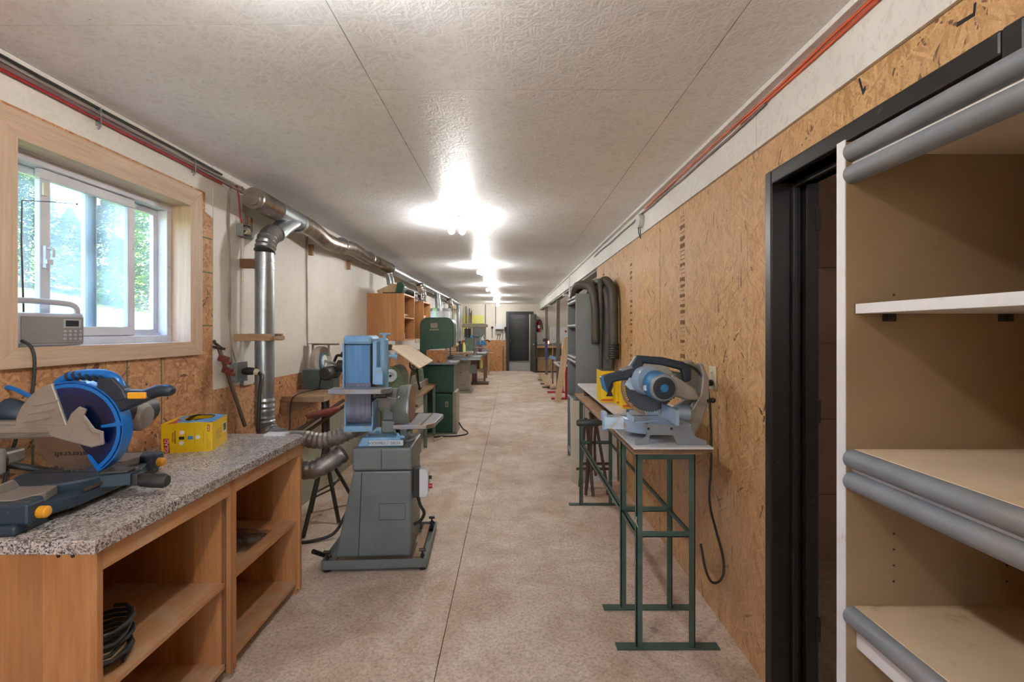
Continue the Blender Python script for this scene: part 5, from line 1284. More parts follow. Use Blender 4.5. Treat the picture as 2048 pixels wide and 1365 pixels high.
# motor facing the camera
K(MB().sweep([(.04, .01, .26), (.02, .06, .262)], [.07, .07], 28), 'gear_case', 'saw_alu', True)
K(MB().sweep([(-.005, .05, .245), (-.01, .16, .24), (-.01, .172, .24)], [.068, .067, .06], 30), 'motor', 'teal', True)
K(MB().sweep([(-.01, .15, .241), (-.01, .176, .24), (-.01, .182, .24)], [.066, .063, .056], 30), 'motor_shell', 'saw_side', True)
K(MB().sweep([(-.01, .180, .24), (-.01, .185, .24)], [.054, .051], 28), 'motor_vent', 'plastic_dark', True)
for k in range(-4, 5):
    zz = .24 + k * .0105; hw = math.sqrt(max(.0, .047 ** 2 - (k * .0105) ** 2))
    K(MB().box(-.01 - hw, -.01 + hw, .185, .188, zz - .002, zz + .002), 'vent_slat', 'navy')
K(MB().sweep([(-.01, .187, .24), (-.01, .192, .24)], [.02, .016], 18), 'vent_boss', 'teal', True)
K(MB().cyl((.055, .10, .235), (.062, .13, .235), .013).cyl((.075, .12, .235), (.07, .12, .235), .012), 'brush_cap', 'cast', True)
K(MB().prism([(-.08, .30), (-.20, .22), (-.22, .17), (-.15, .17), (-.05, .20)][::-1], 'y', -.04, .08), 'pivot_casting', 'saw_grey', bv=.01)
# handle
K(MB().prism([(.235, .215), (.255, .275), (.235, .285), (.12, .315), (.09, .36), (.075, .385), (-.06, .375), (-.165, .35), (-.20, .32), (-.20, .26), (-.165, .245), (-.15, .31), (-.05, .335), (.04, .345), (.045, .30), (.045, .27), (.09, .265), (.13, .262), (.19, .25), (.212, .195)], 'y', -.018, .022), 'handle', 'navy', bv=.009)
K(MB().prism([(.215, .195), (.240, .215), (.255, .275), (.240, .28)], 'y', -.0185, .0225), 'handle_tip', 'teal', bv=.004)
K(MB().prism([(.10, .335), (.155, .312), (.15, .304), (.095, .32)], 'y', -.020, .0245), 'handle_inlay', 'cast', bv=.002)
K(MB().sweep([(-.04, -.05, .30), (-.19, -.05, .27)], .02, 12), 'slide_rod', 'galv', True)
K(MB().tube([(-.175, .0, .34), (-.225, .005, .315), (-.262, .01, .26), (-.285, .02, .18), (-.288, .03, .10), (-.29, .03, .02)], .006), 'power_cord', 'rubber', True)
tag(MB().tube([(.992, 2.33, .975), (.992, 2.33, .80), (.98, 2.32, .62), (1.01, 2.32, .48), (1.035, 2.3, .36), (1.03, 2.28, .28), (1.0, 2.27, .245), (.965, 2.27, .25), (.95, 2.3, .30), (.945, 2.34, .40)], .006).build('power_cord', 'rubber', smooth=True), 'black saw cord hanging in a loop behind the green bench', 'cord')
ot = thing('wall_outlet', 'cream wall outlet with a black plug on the strand board wall', 'outlet', (XR, 2.44, 1.18))
ty = 2.44
MB().box(XR - .008, XR - .002, 2.395, 2.475, 1.155, 1.275).build('cover_plate', 'cream', ot, bevel=.002)
MB().box(XR - .011, XR - .008, 2.42, 2.45, 1.225, 1.257).build('upper_socket', 'cream', ot, bevel=.004)
MB().box(XR - .012, XR - .011, 2.425, 2.427, 1.235, 1.247).box(XR - .012, XR - .011, 2.440, 2.442, 1.235, 1.247).build('slot', 'dark_print', ot)
MB().sweep([(XR - .009, 2.435, 1.19), (XR - .03, 2.435, 1.19), (XR - .06, 2.435, 1.187), (XR - .08, 2.435, 1.18)], [.016, .017, .011, .008], 14).build('plug', 'rubber', ot, True)
tag(MB().tube([(XR - .084, 2.435, 1.178), (XR - .12, 2.42, 1.16), (XR - .145, 2.42, 1.12), (XR - .14, 2.43, 1.09)], .006).build('power_cord', 'rubber', smooth=True), 'short black cord running from the wall outlet to the mitre saw', 'cord')
# yellow boxes
for i, (x, y, w_, d_, h_, l) in enumerate(((.62, 3.05, .10, .16, .20, 'tall yellow and black carton standing farthest on the upper board behind the saw'),
                                           (.70, 2.78, .10, .09, .175, 'yellow carton with a black figure print right behind the saw blade'), (.695, 2.92, .10, .10, .20, 'open-topped yellow carton between the other two behind the saw'))):
    R = thing('carton', l, 'carton', (x, y, 1.006), group='yellow cartons behind the mitre saw')
    MB().box(x - w_ / 2, x + w_ / 2, y - d_ / 2, y + d_ / 2, 1.006, 1.006 + h_).build('carton_body', 'yellow_box', R, bevel=.001)
    b = MB().prism([(x - .02, 1.045), (x + .025, 1.045), (x + .015, 1.08), (x + .03, 1.12), (x + .005, 1.15), (x - .005, 1.12), (x - .02, 1.10), (x - .008, 1.07)], 'y', y - d_ / 2 - .0008, y - d_ / 2)
    b.build('print', 'dark_print', R)
    if i != 1: MB().box(x - w_ / 2 + .004, x + w_ / 2 - .004, y - d_ / 2 + .004, y + d_ / 2 - .004, 1.006 + h_, 1.0067 + h_).build('dark_opening', 'dark_print', R)
    MB().box(x - w_ / 2, x + w_ / 2, y - d_ / 2 - .0006, y - d_ / 2, 1.016, 1.028).build('stripe', 'orange_cable', R)
# dark clamps and braces behind the bench
R = thing('folding_stand', 'dark folding steel stand under the far part of the green bench', 'stand', (.78, 4.25, 0))
for p, q in (((.66, 4.15, .008), (.74, 4.3, .85)), ((.86, 4.15, .008), (.74, 4.3, .85)), ((.70, 4.35, .008), (.76, 4.3, .85)), ((.64, 4.38, .008), (.68, 4.3, .66)), ((.72, 4.12, .008), (.69, 4.3, .66))):
    MB().sweep([p, q], [.014, .012], 6).build('leg', 'rust_bar', R)
MB().box(.63, .88, 4.23, 4.25, .25, .27).build('brace', 'rust_bar', R)
MB().box(.60, .92, 4.31, 4.33, .18, .2).build('brace', 'rust_bar', R)
R = thing('hand_clamp', 'rusty spring clamp hooked on the cross rail of the bench', 'clamp', (.66, 3.9, .4))
MB().tube([(.655, 3.90, .78), (.665, 3.88, .70), (.66, 3.88, .56), (.665, 3.89, .30)], .011).build('clamp_arm', 'rust_bar', R, True)
MB().tube([(.685, 3.90, .74), (.695, 3.88, .66), (.69, 3.88, .50), (.70, 3.89, .26)], .011).build('clamp_arm', 'rust_bar', R, True)
# leaning pale boards
wb = thing('leaning_board', 'thick pale board panel leaning against the grey shelf unit', 'board', (.64, 4.62, 0))
MB().box(.60, .71, 4.50, 4.535, .0, .78, rot=(-.10, 0, 0), about=(.65, 4.50, 0)).build('board_face', 'dusty_cream', wb, bevel=.004)
MB().box(.585, .615, 4.545, 4.58, .0, .80, rot=(-.10, 0, 0), about=(.65, 4.545, 0)).build('edge_strip', 'dusty_cream', wb, bevel=.003)
tag(MB().box(.72, 1.03, 4.55, 4.566, 0, .86, rot=(-.08, 0, 0), about=(.87, 4.55, 0)).build('melamine_sheet', 'white_lam', bevel=.002), 'white melamine panel leaning behind the green bench', 'panel')

# ================================================================== SHELF UNITS
def nosing(b, x, y0, y1, z, r=.0185):
    b.sweep([(x, y0, z), (x, y1, z)], r, 20); return b
def shelf_unit(R, xf, y0, y1, h, mat, inner, levels, side_t=.022, xb=None, top='shelf_top'):
    xb = xb or XR - .006
    for y in (y0, y1 - side_t):
        o = MB().box(xf, xb, y, y + side_t, 0, h).build('side_panel', inner, R, bevel=.0005)
    MB().box(xb - .008, xb, y0 + side_t, y1 - side_t, 0, h).build('back_panel', inner, R)
    for z, double, board in levels:
        a, c = y0 + side_t, y1 - side_t
        s = MB().box(xf + .015, xb - .008, a, c, z - .022, z).build('shelf', top, R, bevel=.001)
        if double:
            MB().box(xf + .012, xf + .03, a, c, z - .065, z - .0225).build('front_strip', 'white_lam' if mat else inner, R)
            nosing(MB(), xf + .012, a, c, z - .019).build('nosing', 'nosing', s, True)
            nosing(MB(), xf + .012, a, c, z - .062).build('nosing', 'nosing', s, True)
        else: nosing(MB(), xf + .012, a, c, z - .019).build('nosing', 'nosing', s, True)
        if board: MB().box(xf + .02, xf + .036, a, c, z - .082, z - .0225).build('front_strip', 'white_lam', R, bevel=.001)
nu = thing('shelf_unit', 'beige shelf unit with white edges and grey rubber nosings beside the doorway, nearest the camera', 'shelf unit', (.85, .56, 0))
shelf_unit(nu, .652, .12, .937, 1.828, True, 'shelf_int', [(1.826, True, False), (1.23, True, False), (.925, False, True), (.52, False, True), (.12, False, False)])
MB().box(.6495, .652, .9145, .9375, 0, 1.832).build('white_edge', 'white_lam', nu)
MB().box(.6495, .652, .12, .142, 0, 1.832).build('white_edge', 'white_lam', nu)
s = MB().box(.668, 1.03, .145, .912, 1.493, 1.512).build('white_shelf', 'white_lam', nu, bevel=.001)
for x in (.73, .955):
    MB().cyl((x, .915, 1.484), (x, .898, 1.484), .005).box(x - .008, x + .008, .90, .914, 1.478, 1.492).build('shelf_pin', 'rubber', nu)
for z in (.95, .982, 1.014, 1.046): pass
for x in (.745, .965):
    for k in range(4): MB().cyl((x, .9148, 1.022 + .031 * k - .05), (x, .9142, 1.022 + .031 * k - .05), .0022, n=8).build('pin_hole', 'dark_print', nu)
    MB().cyl((x, .9148, 1.53), (x, .9142, 1.53), .0022, n=8).build('pin_hole', 'dark_print', nu)
gu = thing('shelf_unit', 'grey shelf unit with rounded nosings and dark hoses draped over its top', 'shelf unit', (.85, 5.16, 0))
shelf_unit(gu, .664, 4.80, 5.52, 1.84, False, 'grey_unit', [(1.83, True, False), (1.53, False, False), (1.19, True, False), (.72, False, False), (.12, False, False)], top='grey_unit')
# hoses over the unit
def hose(pts, r, label, tipr=None, tip=False):
    R = thing('vacuum_hose', label, 'hose', pts[0], group='dark hoses over the grey shelf unit')
    P = smooth_path([Vector(p) for p in pts], 8)
    n = len(P); rs = [r * (.75 + .25 * min(1, (n - i) / 6)) if not tipr else (r if i < n * .7 else tipr) for i in range(n)]
    MB().sweep(P, rs, 14).build('hose_body', 'hose_dark', R, True)
    if tip:
        p = P[-1]; MB().flexpipe([p + Vector((0, 0, .12)), p + Vector((0, 0, -.03))], r * 1.12, .02, .05).build('cuff', 'rubber', R, True)
    return R
hose([(.69, 5.15, 1.83), (.70, 5.0, 1.93), (.78, 4.86, 1.93), (.83, 4.77, 1.86), (.855, 4.74, 1.65), (.855, 4.74, 1.38), (.86, 4.74, 1.33)], .045, 'thick dark hose nearest the aisle, hanging short over the grey unit')
hose([(.87, 5.3, 1.88), (.89, 5.05, 1.96), (.90, 4.86, 1.97), (.905, 4.75, 1.92), (.905, 4.73, 1.6), (.905, 4.73, 1.2), (.91, 4.73, 1.02)], .028, 'thin hose with a narrow nozzle hanging second from the aisle', tipr=.02)
hose([(.92, 5.2, 1.87), (.935, 4.98, 1.93), (.955, 4.80, 1.90), (.965, 4.69, 1.80), (.975, 4.67, 1.5), (.965, 4.67, 1.22), (.965, 4.67, 1.19)], .040, 'dark hose ending at half height, third from the aisle')
hose([(.90, 5.1, 1.90), (.94, 4.86, 1.98), (.985, 4.76, 1.97), (.99, 4.66, 1.85), (.99, 4.62, 1.5), (.99, 4.62, 1.2), (.99, 4.62, 1.05)], .030, 'long thin hose reaching down towards the bench')
hose([(.93, 5.2, 1.90), (.96, 4.84, 1.96), (.98, 4.66, 1.92), (.985, 4.52, 1.80), (.985, 4.50, 1.5), (.985, 4.50, 1.28), (.985, 4.50, 1.22)], .043, 'thick hose with a ribbed cuff nearest the strand board wall', tip=True)
hose([(.70, 5.4, 1.84), (.72, 5.15, 1.90), (.82, 5.0, 1.96), (.95, 4.98, 1.95), (1.0, 5.1, 1.87)], .035, 'hose lying coiled on the top of the grey unit')

# ------------------------------------------------------------------ along the beam
jb2 = thing('junction_box', 'round white junction box on the beam with wires hanging out', 'junction box', (XR - .04, 3.72, 2.34))
MB().sweep([(XR - .014, 3.72, 2.33), (XR - .05, 3.72, 2.33)], .055, 24).build('box_body', 'white_lam', jb2, True)
MB().tube([(XR - .03, 3.72, 2.28), (XR - .028, 3.715, 2.24), (XR - .025, 3.72, 2.19)], .004, 6).tube([(XR - .04, 3.73, 2.28), (XR - .035, 3.735, 2.24), (XR - .025, 3.722, 2.19)], .004, 6).build('wire', 'dark_print', jb2, True)
for nm, mt, ya, yb, dz, dx, lb in (('orange_cable', 'orange_cable', -1.5, 3.66, 2.397, -.026, 'orange cable running along the top of the white beam'),
                               ('orange_cable', 'orange_cable', -1.5, 2.4, 2.388, -.019, 'second orange cable just below the first along the white beam'),
                               ('mauve_cable', 'mauve_cable', 1.9, 5.9, 2.376, -.020, 'dusty brown cable below the orange ones along the white beam')):
    rnd = random.Random(nm + str(yb)); pts = []; y = ya
    while y < yb: pts.append((XR + dx - .004 * rnd.random(), y, dz + rnd.uniform(-.006, .006))); y += .3
    tag(MB().tube(pts, .0058, 6, 2).build(nm, mt, smooth=True), lb, 'cable')
tag(MB().box(XR - .02, XR + .0, 8.3, 8.36, 1.95, 2.43).box(XR - .03, XR - .02, 8.31, 8.35, 2.20, 2.26).build('cable_channel', 'white_lam', bevel=.002), 'short white upright channel fixed to the beam beyond the hoses', 'channel')
for i, y in enumerate((7.2, 9.4, 13.4)):
    R = thing('beam_bracket', ('nearest', 'middle', 'farthest')[i] + ' small white cable bracket under the beam', 'bracket', (XR + .0, y, 2.17))
    MB().cyl((XR + .0, y, 2.18), (XR + .09, y, 2.18), .03).cyl((XR - .01, y, 2.18), (XR + .0, y, 2.18), .036).cyl((XR + .03, y, 2.18), (XR + .03, y, 2.205), .012).build('bracket_body', 'white_lam', R, True)
# knots / ink scrawls on the strand board above the door
for yo, zo, sc in ((1.39, 2.175, 1.0), (1.06, 2.175, .9)):
    pts = [(0, 0), (.012, -.012), (.03, .045), (.024, .047), (.011, .004), (.003, .012)] if yo > 1.2 else [(0, .03), (.006, .03), (.008, .008), (.05, .012), (.052, .0), (.004, -.002)]
    MB().prism([(yo + a * sc, zo + c * sc) for a, c in pts], 'x', XR - .0012, XR - .0002).build('ink_scribble', 'dark_print', wr)

# ================================================================== FAR END
# white dust collector drum
dc = thing('collector_drum', 'white cylindrical dust collector drum behind the band saw', 'drum', (-1.42, 9.6, 0))
MB().cyl((-1.46, 9.7, 1.2), (-1.46, 9.7, 1.86), .205, n=32).build('drum_body', 'white_lam', dc, True)
MB().cyl((-1.46, 9.7, 1.86), (-1.46, 9.7, 1.92), .21, n=32).build('drum_rim', 'galv', dc, True)
MB().cyl((-1.46, 9.7, 0), (-1.46, 9.7, 1.2), .15, n=24).build('drum_foot', 'galv', dc, True)
MB().cyl((-1.50, 9.7, 1.92), (-1.52, 9.7, 2.22), .06).build('inlet_pipe', 'galv', dc, True)
MB().cyl((-1.36, 9.6, 1.92), (-1.36, 9.6, 2.05), .01).box(-1.39, -1.33, 9.59, 9.61, 2.0, 2.02).build('rod', 'galv', dc, True)
for i, (y, x) in enumerate(((7.9, -1.56), (11.6, -1.56))):
    R = thing('branch_pipe', ('nearer crimped branch pipe dropping from the wall duct beyond the cabinets', 'farther crimped branch pipe dropping from the wall duct')[i], 'pipe', (x, y, 1.95))
    MB().flexpipe([(x + .03, y - .05, 2.235), (x + .06, y, 2.15), (x + .07, y + .02, 2.05), (x + .05, y + .02, 1.95)], .06, .04, .06, 14, 4).build('pipe_body', 'flex', R, True)
R = thing('drop_pipe', 'shiny drop pipe at the far end of the wall duct beside the far window', 'pipe', (PX, 13.85, 1.0))
MB().sweep(smooth_path([(PX, 13.76, 2.28), (PX + .02, 13.9, 2.26), (PX + .05, 13.95, 2.15), (PX + .05, 13.95, 1.6), (PX + .05, 13.95, 1.15), (PX + .12, 13.8, 1.0)], 4), .065, 16).build('pipe_body', 'galv', R, True)
R = thing('slanting_hose', 'beige hose slanting down behind the band saw', 'hose', (-1.55, 10.3, 1.1))
MB().flexpipe([(-1.62, 11.6, 1.42), (-1.52, 11.5, 1.30), (-1.38, 11.3, 1.16), (-1.28, 11.3, 1.1)], .055, .04, .05, 14, 5).build('hose_body', 'shelf_top', R, True)

# table saw
R = thing('table_saw', 'grey table saw with a broad cast iron table beyond the band saw', 'table saw', (-1.15, 11.3, 0))
MB().prism([(-1.38, .05), (-.98, .05), (-1.0, .80), (-1.36, .80)], 'y', 11.05, 11.6).build('cabinet_body', 'beige_mach', R, bevel=.02)
MB().box(-1.42, -.92, 10.98, 11.68, 0, .05).build('cabinet_plinth', 'beige_mach', R, bevel=.006)
MB().box(-1.72, -1.0, 10.75, 11.8, .80, .86).build('table_top', 'cast', R, bevel=.004)
MB().box(-1.0, -.72, 10.78, 11.8, .80, .85).build('extension_wing', 'saw_side', R, bevel=.004)
MB().box(-1.75, -.70, 10.70, 10.74, .79, .83).build('fence_rail', 'galv', R)
MB().box(-1.10, -1.04, 10.74, 11.8, .862, .91).build('rip_fence', 'plank', R, bevel=.002)
MB().box(-.97, -.82, 11.1, 11.2, .45, .66).build('switch_box', 'mach_grey', R, bevel=.004)
MB().cyl((-1.18, 11.0, .48), (-1.18, 11.05, .48), .015).build('hand_crank', 'black_metal', R, True)
tag(MB().box(-1.60, -.90, 10.9, 11.25, .912, .95, rot=(0, 0, .1)).build('lumber', 'plank', bevel=.003), 'brown plank lying across the table saw', 'plank')
R = thing('wooden_crate', 'small open wooden crate with pink wood inside on the table saw plank', 'crate', (-1.35, 11.3, .95))
x0, x1, z0, z1 = -1.56, -1.28, .952, 1.13
MB().box(x0, x1, 11.27, 11.55, z0, z0 + .015).build('crate_side', 'old_wood', R); MB().box(x0, x1, 11.27, 11.55, z1 - .015, z1).build('crate_side', 'pale_wood', R)
MB().box(x0, x0 + .015, 11.27, 11.55, z0 + .015, z1 - .015).build('crate_side', 'old_wood', R); MB().box(x1 - .015, x1, 11.27, 11.55, z0 + .015, z1 - .015).build('crate_side', 'old_wood', R)
MB().box(x0 + .02, x1 - .03, 11.3, 11.5, z0 + .016, z0 + .11).build('contents', 'pine_y', R, bevel=.003)

# drill press
R = thing('drill_press', 'floor drill press with a long belt cover in front of the far bench', 'drill press', (-.95, 12.85, 0))
MB().box(-1.17, -.61, 12.7, 13.15, 0, .05).build('base_plate', 'rust_bar', R, bevel=.01)
MB().cyl((-.99, 12.98, .05), (-.99, 12.98, 1.55), .045).build('column', 'cast', R, True)
MB().box(-1.06, -.93, 12.78, 12.92, .05, .70).build('square_post', 'rust_bar', R, bevel=.004)
MB().prism([(-1.32, 1.55), (-.72, 1.55), (-.64, 1.57), (-.64, 1.63), (-.72, 1.66), (-1.32, 1.66), (-1.34, 1.6)], 'y', 12.75, 13.1).build('belt_cover', 'beige_mach', R, bevel=.01)
MB().prism([(-1.05, 1.30), (-.78, 1.30), (-.72, 1.40), (-.70, 1.55), (-1.05, 1.55)], 'y', 12.78, 13.05).build('head_casting', 'mach_grey', R, bevel=.01)
MB().cyl((-1.20, 12.92, 1.28), (-1.20, 12.92, 1.52), .085).build('motor', 'plastic_dark', R, True)
MB().cyl((-.84, 12.85, 1.16), (-.84, 12.85, 1.30), .025).cyl((-.84, 12.85, 1.10), (-.84, 12.85, 1.16), .012).build('chuck', 'galv', R, True)
for a in (0, 2.1, 4.2): MB().cyl((-.74, 12.8, 1.28), (-.70, 12.8 + .12 * math.cos(a), 1.28 + .12 * math.sin(a)), .008).build('feed_handle', 'black_metal', R, True)
MB().box(-1.02, -.70, 12.72, 13.0, .985, 1.01).box(-1.04, -.94, 12.9, 13.04, .93, 1.0).build('drill_table', 'cast', R, bevel=.003)
# far bench with blue saw
R = thing('far_bench', 'white topped bench on wooden legs at the far left beneath the small blue saw', 'bench', (-1.1, 14.3, 0))
MB().box(XL + .04, -.72, 13.6, 14.6, .80, .84).build('bench_top', 'white_lam', R, bevel=.003)
MB().box(XL + .04, -.73, 13.62, 14.58, .74, .80).build('apron', 'mach_grey', R, bevel=.002)
for x, y in ((-.80, 13.63), (-.80, 14.5), (-1.6, 13.63), (-1.6, 14.5)): MB().box(x, x + .06, y, y + .06, 0, .74).build('leg', 'old_wood', R, bevel=.002)
MB().box(-1.6, -.76, 13.7, 14.5, .30, .33).build('lower_shelf', 'plank', R)
for i, (x, m_, l) in enumerate(((-1.0, 'copper_red', 'dark red fluid jug under the far bench'), (-.9, 'yellow_board', 'yellow can under the far bench'))):
    tag(MB().sweep([(x, 14.0, .331), (x, 14.0, .55), (x, 14.0, .62)], [.05, .05, .02], 14).build('can', m_, smooth=True), l, 'can')
R = thing('mitre_saw', 'small blue mitre saw with a rounded blade guard on the far bench', 'mitre saw', (-.85, 14.1, .84))
MB().box(-1.08, -.66, 13.95, 14.3, .841, .90).build('saw_base', 'saw_side', R, bevel=.006)
MB().prism([(-.88 + .15 * math.cos(math.radians(a)), 1.03 + .15 * math.sin(math.radians(a))) for a in range(0, 181, 12)], 'y', 14.0, 14.08).build('blade_guard', 'teal', R, bevel=.008)
MB().cyl((-.88, 14.02, 1.03), (-.88, 14.03, 1.03), .13).build('blade', 'steel', R, True)
MB().tube([(-.78, 14.05, 1.15), (-.70, 14.05, 1.18), (-.64, 14.05, 1.12)], .02).build('handle', 'rubber', R, True)
MB().box(-.98, -.92, 14.1, 14.2, .90, 1.1).build('saw_arm', 'saw_grey', R, bevel=.006)
# clutter at the far wall, left
R = thing('folded_tarp', 'blue plastic tarp bundle on the far bench behind the drill press', 'tarp', (-1.2, 14.4, .84))
g_ = MB(); g_.sphere((-1.15, 14.42, 1.27), .14, (1.9, .6, .35), 18)
rnd = random.Random(2)
for v in g_.bm.verts: v.co += Vector((rnd.uniform(-.02, .02), rnd.uniform(-.02, .02), rnd.uniform(-.02, .02)))
g_.build('tarp_cloth', 'blue_print', R)
MB().box(-1.40, -.95, 14.33, 14.50, .841, 1.24).build('carton_below', 'green_mid', R, bevel=.01)
for i, (x, w_, h_, m_, l) in enumerate(((-1.5, .09, .32, 'plastic_dark', 'dark grey bottle standing left on the far bench'), (-1.38, .05, .28, 'yellow_board', 'yellow bottle on the far bench'), (-.90, .045, .26, 'copper_red', 'dull red bottle on the far bench beside the saw'))):
    y = 13.75
    tag(MB().sweep([(x, y, .841), (x, y, .841 + h_ * .7), (x, y, .841 + h_ * .85), (x, y, .841 + h_)], [w_, w_, w_ * .4, w_ * .35], 14).build('bottle', m_, smooth=True), l, 'bottle', 'bottles on the far bench')
for i, (x0, x1, z0, z1, l) in enumerate(((-1.745, -1.53, 1.38, 2.02, 'narrow pale yellow board on the far wall, in the corner'), (-1.43, -.98, 1.52, 2.02, 'wide pale yellow board on the far wall above the drill press'))):
    tag(MB().box(x0, x1, YE - .045, YE - .02, z0, z1).build('yellow_panel', 'yellow_board', bevel=.002), l, 'board', 'yellow boards on the far wall')
for i, (x, t_, l) in enumerate(((-1.60, -.03, 'long dark stick leaning in the far left corner, leftmost'), (-1.55, .05, 'grey stick leaning in the far left corner, second'), (-1.46, .03, 'brown stick leaning in the far left corner, third'), (-1.40, -.06, 'thin pole leaning in the far left corner, rightmost'))):
    tag(MB().cyl((x, YE - .30, .0), (x + t_, YE - .08, 2.35 - .08 * i), .018).build('wooden_pole', ('black_metal', 'post', 'old_wood', 'rust_bar')[i], smooth=True), l, 'pole', 'poles in the far left corner')
for x, l in ((-.93, 'dark strip fixed upright on the far wall right of the yellow board'), (-.56, 'thin dark conduit down the far wall')):
    tag(MB().box(x - .015, x + .015, YE - .03, YE - .0125, 1.15 if x < -.9 else 1.6, 2.42).build('wall_conduit', 'post'), l, 'conduit')
R = thing('fuse_panel', 'white electrical panel with a shelf and dangling cables on the far wall', 'electrical panel', (-.45, YE, 1.4))
MB().box(-.56, -.28, YE - .07, YE - .013, 1.52, 1.72).build('panel_box', 'white_lam', R, bevel=.004)
MB().box(-.56, -.14, YE - .16, YE - .013, 1.49, 1.505).build('panel_shelf', 'rust_bar', R)
MB().box(-.55, -.36, YE - .09, YE - .013, 1.34, 1.47).build('lower_box', 'beige_mach', R, bevel=.003)
for x in (-.50, -.42, -.32, -.20): MB().tube([(x, YE - .04, 1.48), (x + .02, YE - .04, 1.30), (x - .01, YE - .04, 1.13)], .008, 6).build('cable', 'rust_bar', R, True)
for x in (-.68, -.20): MB().sphere((x, YE - .06, 1.56 + (.02 if x < -.5 else 0)), .045, n=12).cyl((x, YE - .06, 1.53), (x, YE - .05, 1.20), .008).build('hanging_brush', 'black_metal', R, True)
tag(MB().box(-.30, -.26, YE - .12, YE - .06, 0, .92, rot=(-.05, 0, .0), about=(-.28, YE - .12, 0)).build('leaning_bar', 'post'), 'dark steel bar leaning on the strand board beside the far doorway', 'bar')
tag(MB().cyl((-.93, 15.9, .85), (-.48, 16.6, .012), .015).build('leaning_stick', 'pale_wood', smooth=True), 'pale stick slanting to the floor right of the far bench', 'stick')
tag(MB().box(-.88, -.58, 15.5, 15.7, .72, .74).cyl((-.74, 15.6, 0), (-.74, 15.6, .72), .02).box(-.86, -.62, 15.5, 15.7, 0, .02).build('small_stand', 'pale_wood', bevel=.002), 'small pale T-shaped stand right of the far bench', 'stand')
R = thing('cardboard_box', 'low cardboard box on the floor by the far strand board', 'box', (-.85, 16.6, 0))
MB().box(-1.05, -.75, 16.5, 16.9, 0, .35).build('box_body', 'plank', R, bevel=.004)

# right far corner
R = thing('wall_counter', 'long wooden counter with open shelves against the far wall right of the doorway', 'counter', (2.2, 16.8, 0))
MB().box(.90, 3.9, 16.45, 17.08, .93, .97).build('counter_top', 'mach_grey', R, bevel=.003)
MB().box(.90, 3.9, 16.47, 16.49, .86, .93).build('apron', 'maple_y', R)
MB().box(.90, 3.9, 16.47, 17.07, .50, .52).build('shelf', 'pale_wood', R)
MB().box(.90, 3.9, 16.49, 16.51, .04, .48).build('lower_front', 'plank', R)
MB().box(.90, 3.9, 17.05, 17.07, .0, .93).build('back_panel', 'shelf_int', R)
for x in (.90, 1.9, 2.9, 3.88): MB().box(x, x + .02, 16.49, 17.05, 0, .93).build('side_panel', 'maple_zx', R)
R = thing('fire_extinguisher', 'red fire extinguisher hanging on the far wall beside the open black door', 'extinguisher', (1.0, YE - .1, 1.4))
MB().sweep([(1.0, YE - .09, 1.42), (1.0, YE - .09, 1.44), (1.0, YE - .09, 1.74), (1.0, YE - .09, 1.80), (1.0, YE - .09, 1.83)], [.06, .075, .075, .04, .02], 20).build('cylinder', 'red_paint', R, True)
MB().box(.97, 1.06, YE - .11, YE - .07, 1.83, 1.87).build('valve', 'black_metal', R, bevel=.003)
MB().tube([(1.03, YE - .09, 1.85), (1.09, YE - .09, 1.80), (1.13, YE - .09, 1.62), (1.15, YE - .09, 1.50)], .02).build('hose', 'rubber', R, True)
MB().box(.96, 1.04, YE - .168, YE - .163, 1.55, 1.66).build('label_plate', 'white_print', R)
R = thing('notice_board', 'white board with red dots and printed columns standing on the far counter', 'board', (1.8, 17.0, .98))
MB().box(1.38, 2.35, 16.98, 17.0, 1.0, 1.60, ).build('board_sheet', 'white_print', R)
MB().box(1.37, 1.395, 16.975, 17.005, 1.0, 1.61).build('board_edge', 'pine_z', R)
for x, z in ((1.98, 1.44), (2.0, 1.18), (2.22, 1.35)): MB().cyl((x, 16.978, z), (x, 16.98, z), .04).build('red_dot', 'red_print', R)
b = MB()
for i in range(9):
    for j in range(3): b.box(1.46 + j * .08, 1.51 + j * .08, 16.9785, 16.98, 1.14 + i * .045, 1.15 + i * .045)
o = b.build('printed_rows', 'plug_grey', R); o['kind'] = 'stuff'
R = thing('work_lamp', 'small orange glowing work light on the far counter', 'lamp', (1.32, 16.7, .97))
MB().box(1.27, 1.36, 16.62, 16.68, .972, 1.12).build('lamp_body', 'orange_cable', R, bevel=.01)
MB().box(1.285, 1.345, 16.617, 16.62, .995, 1.10).build('lamp_lens', 'orange_lamp', R)
for x, l in ((.96, 'white roll on the far counter'), (1.62, 'grey tin on the far counter')):
    tag(MB().cyl((x, 16.7, .971), (x, 16.7, 1.04), .04).build('tin', 'white_lam' if x < 1 else 'galv', smooth=True), l, 'tin')

# post clamp, blue
R = thing('pipe_clamp', 'blue bar clamp with a dark head hung on the farther steel post', 'clamp', (1.09, 14.7, .4))
MB().box(1.06, 1.14, 14.70, 14.735, .55, 1.15).build('clamp_bar', 'blue_post', R, bevel=.004)
MB().box(1.00, 1.13, 14.66, 14.70, 1.12, 1.22).sphere((1.02, 14.66, 1.17), .04, n=10).build('clamp_head', 'black_metal', R, bevel=.004)
tag(MB().box(1.21, 1.235, 14.3, 14.33, 0, 1.1, rot=(0, .05, 0), about=(1.22, 14.3, 0)).build('thin_board', 'plank'), 'narrow brown board leaning right of the blue clamp', 'board')
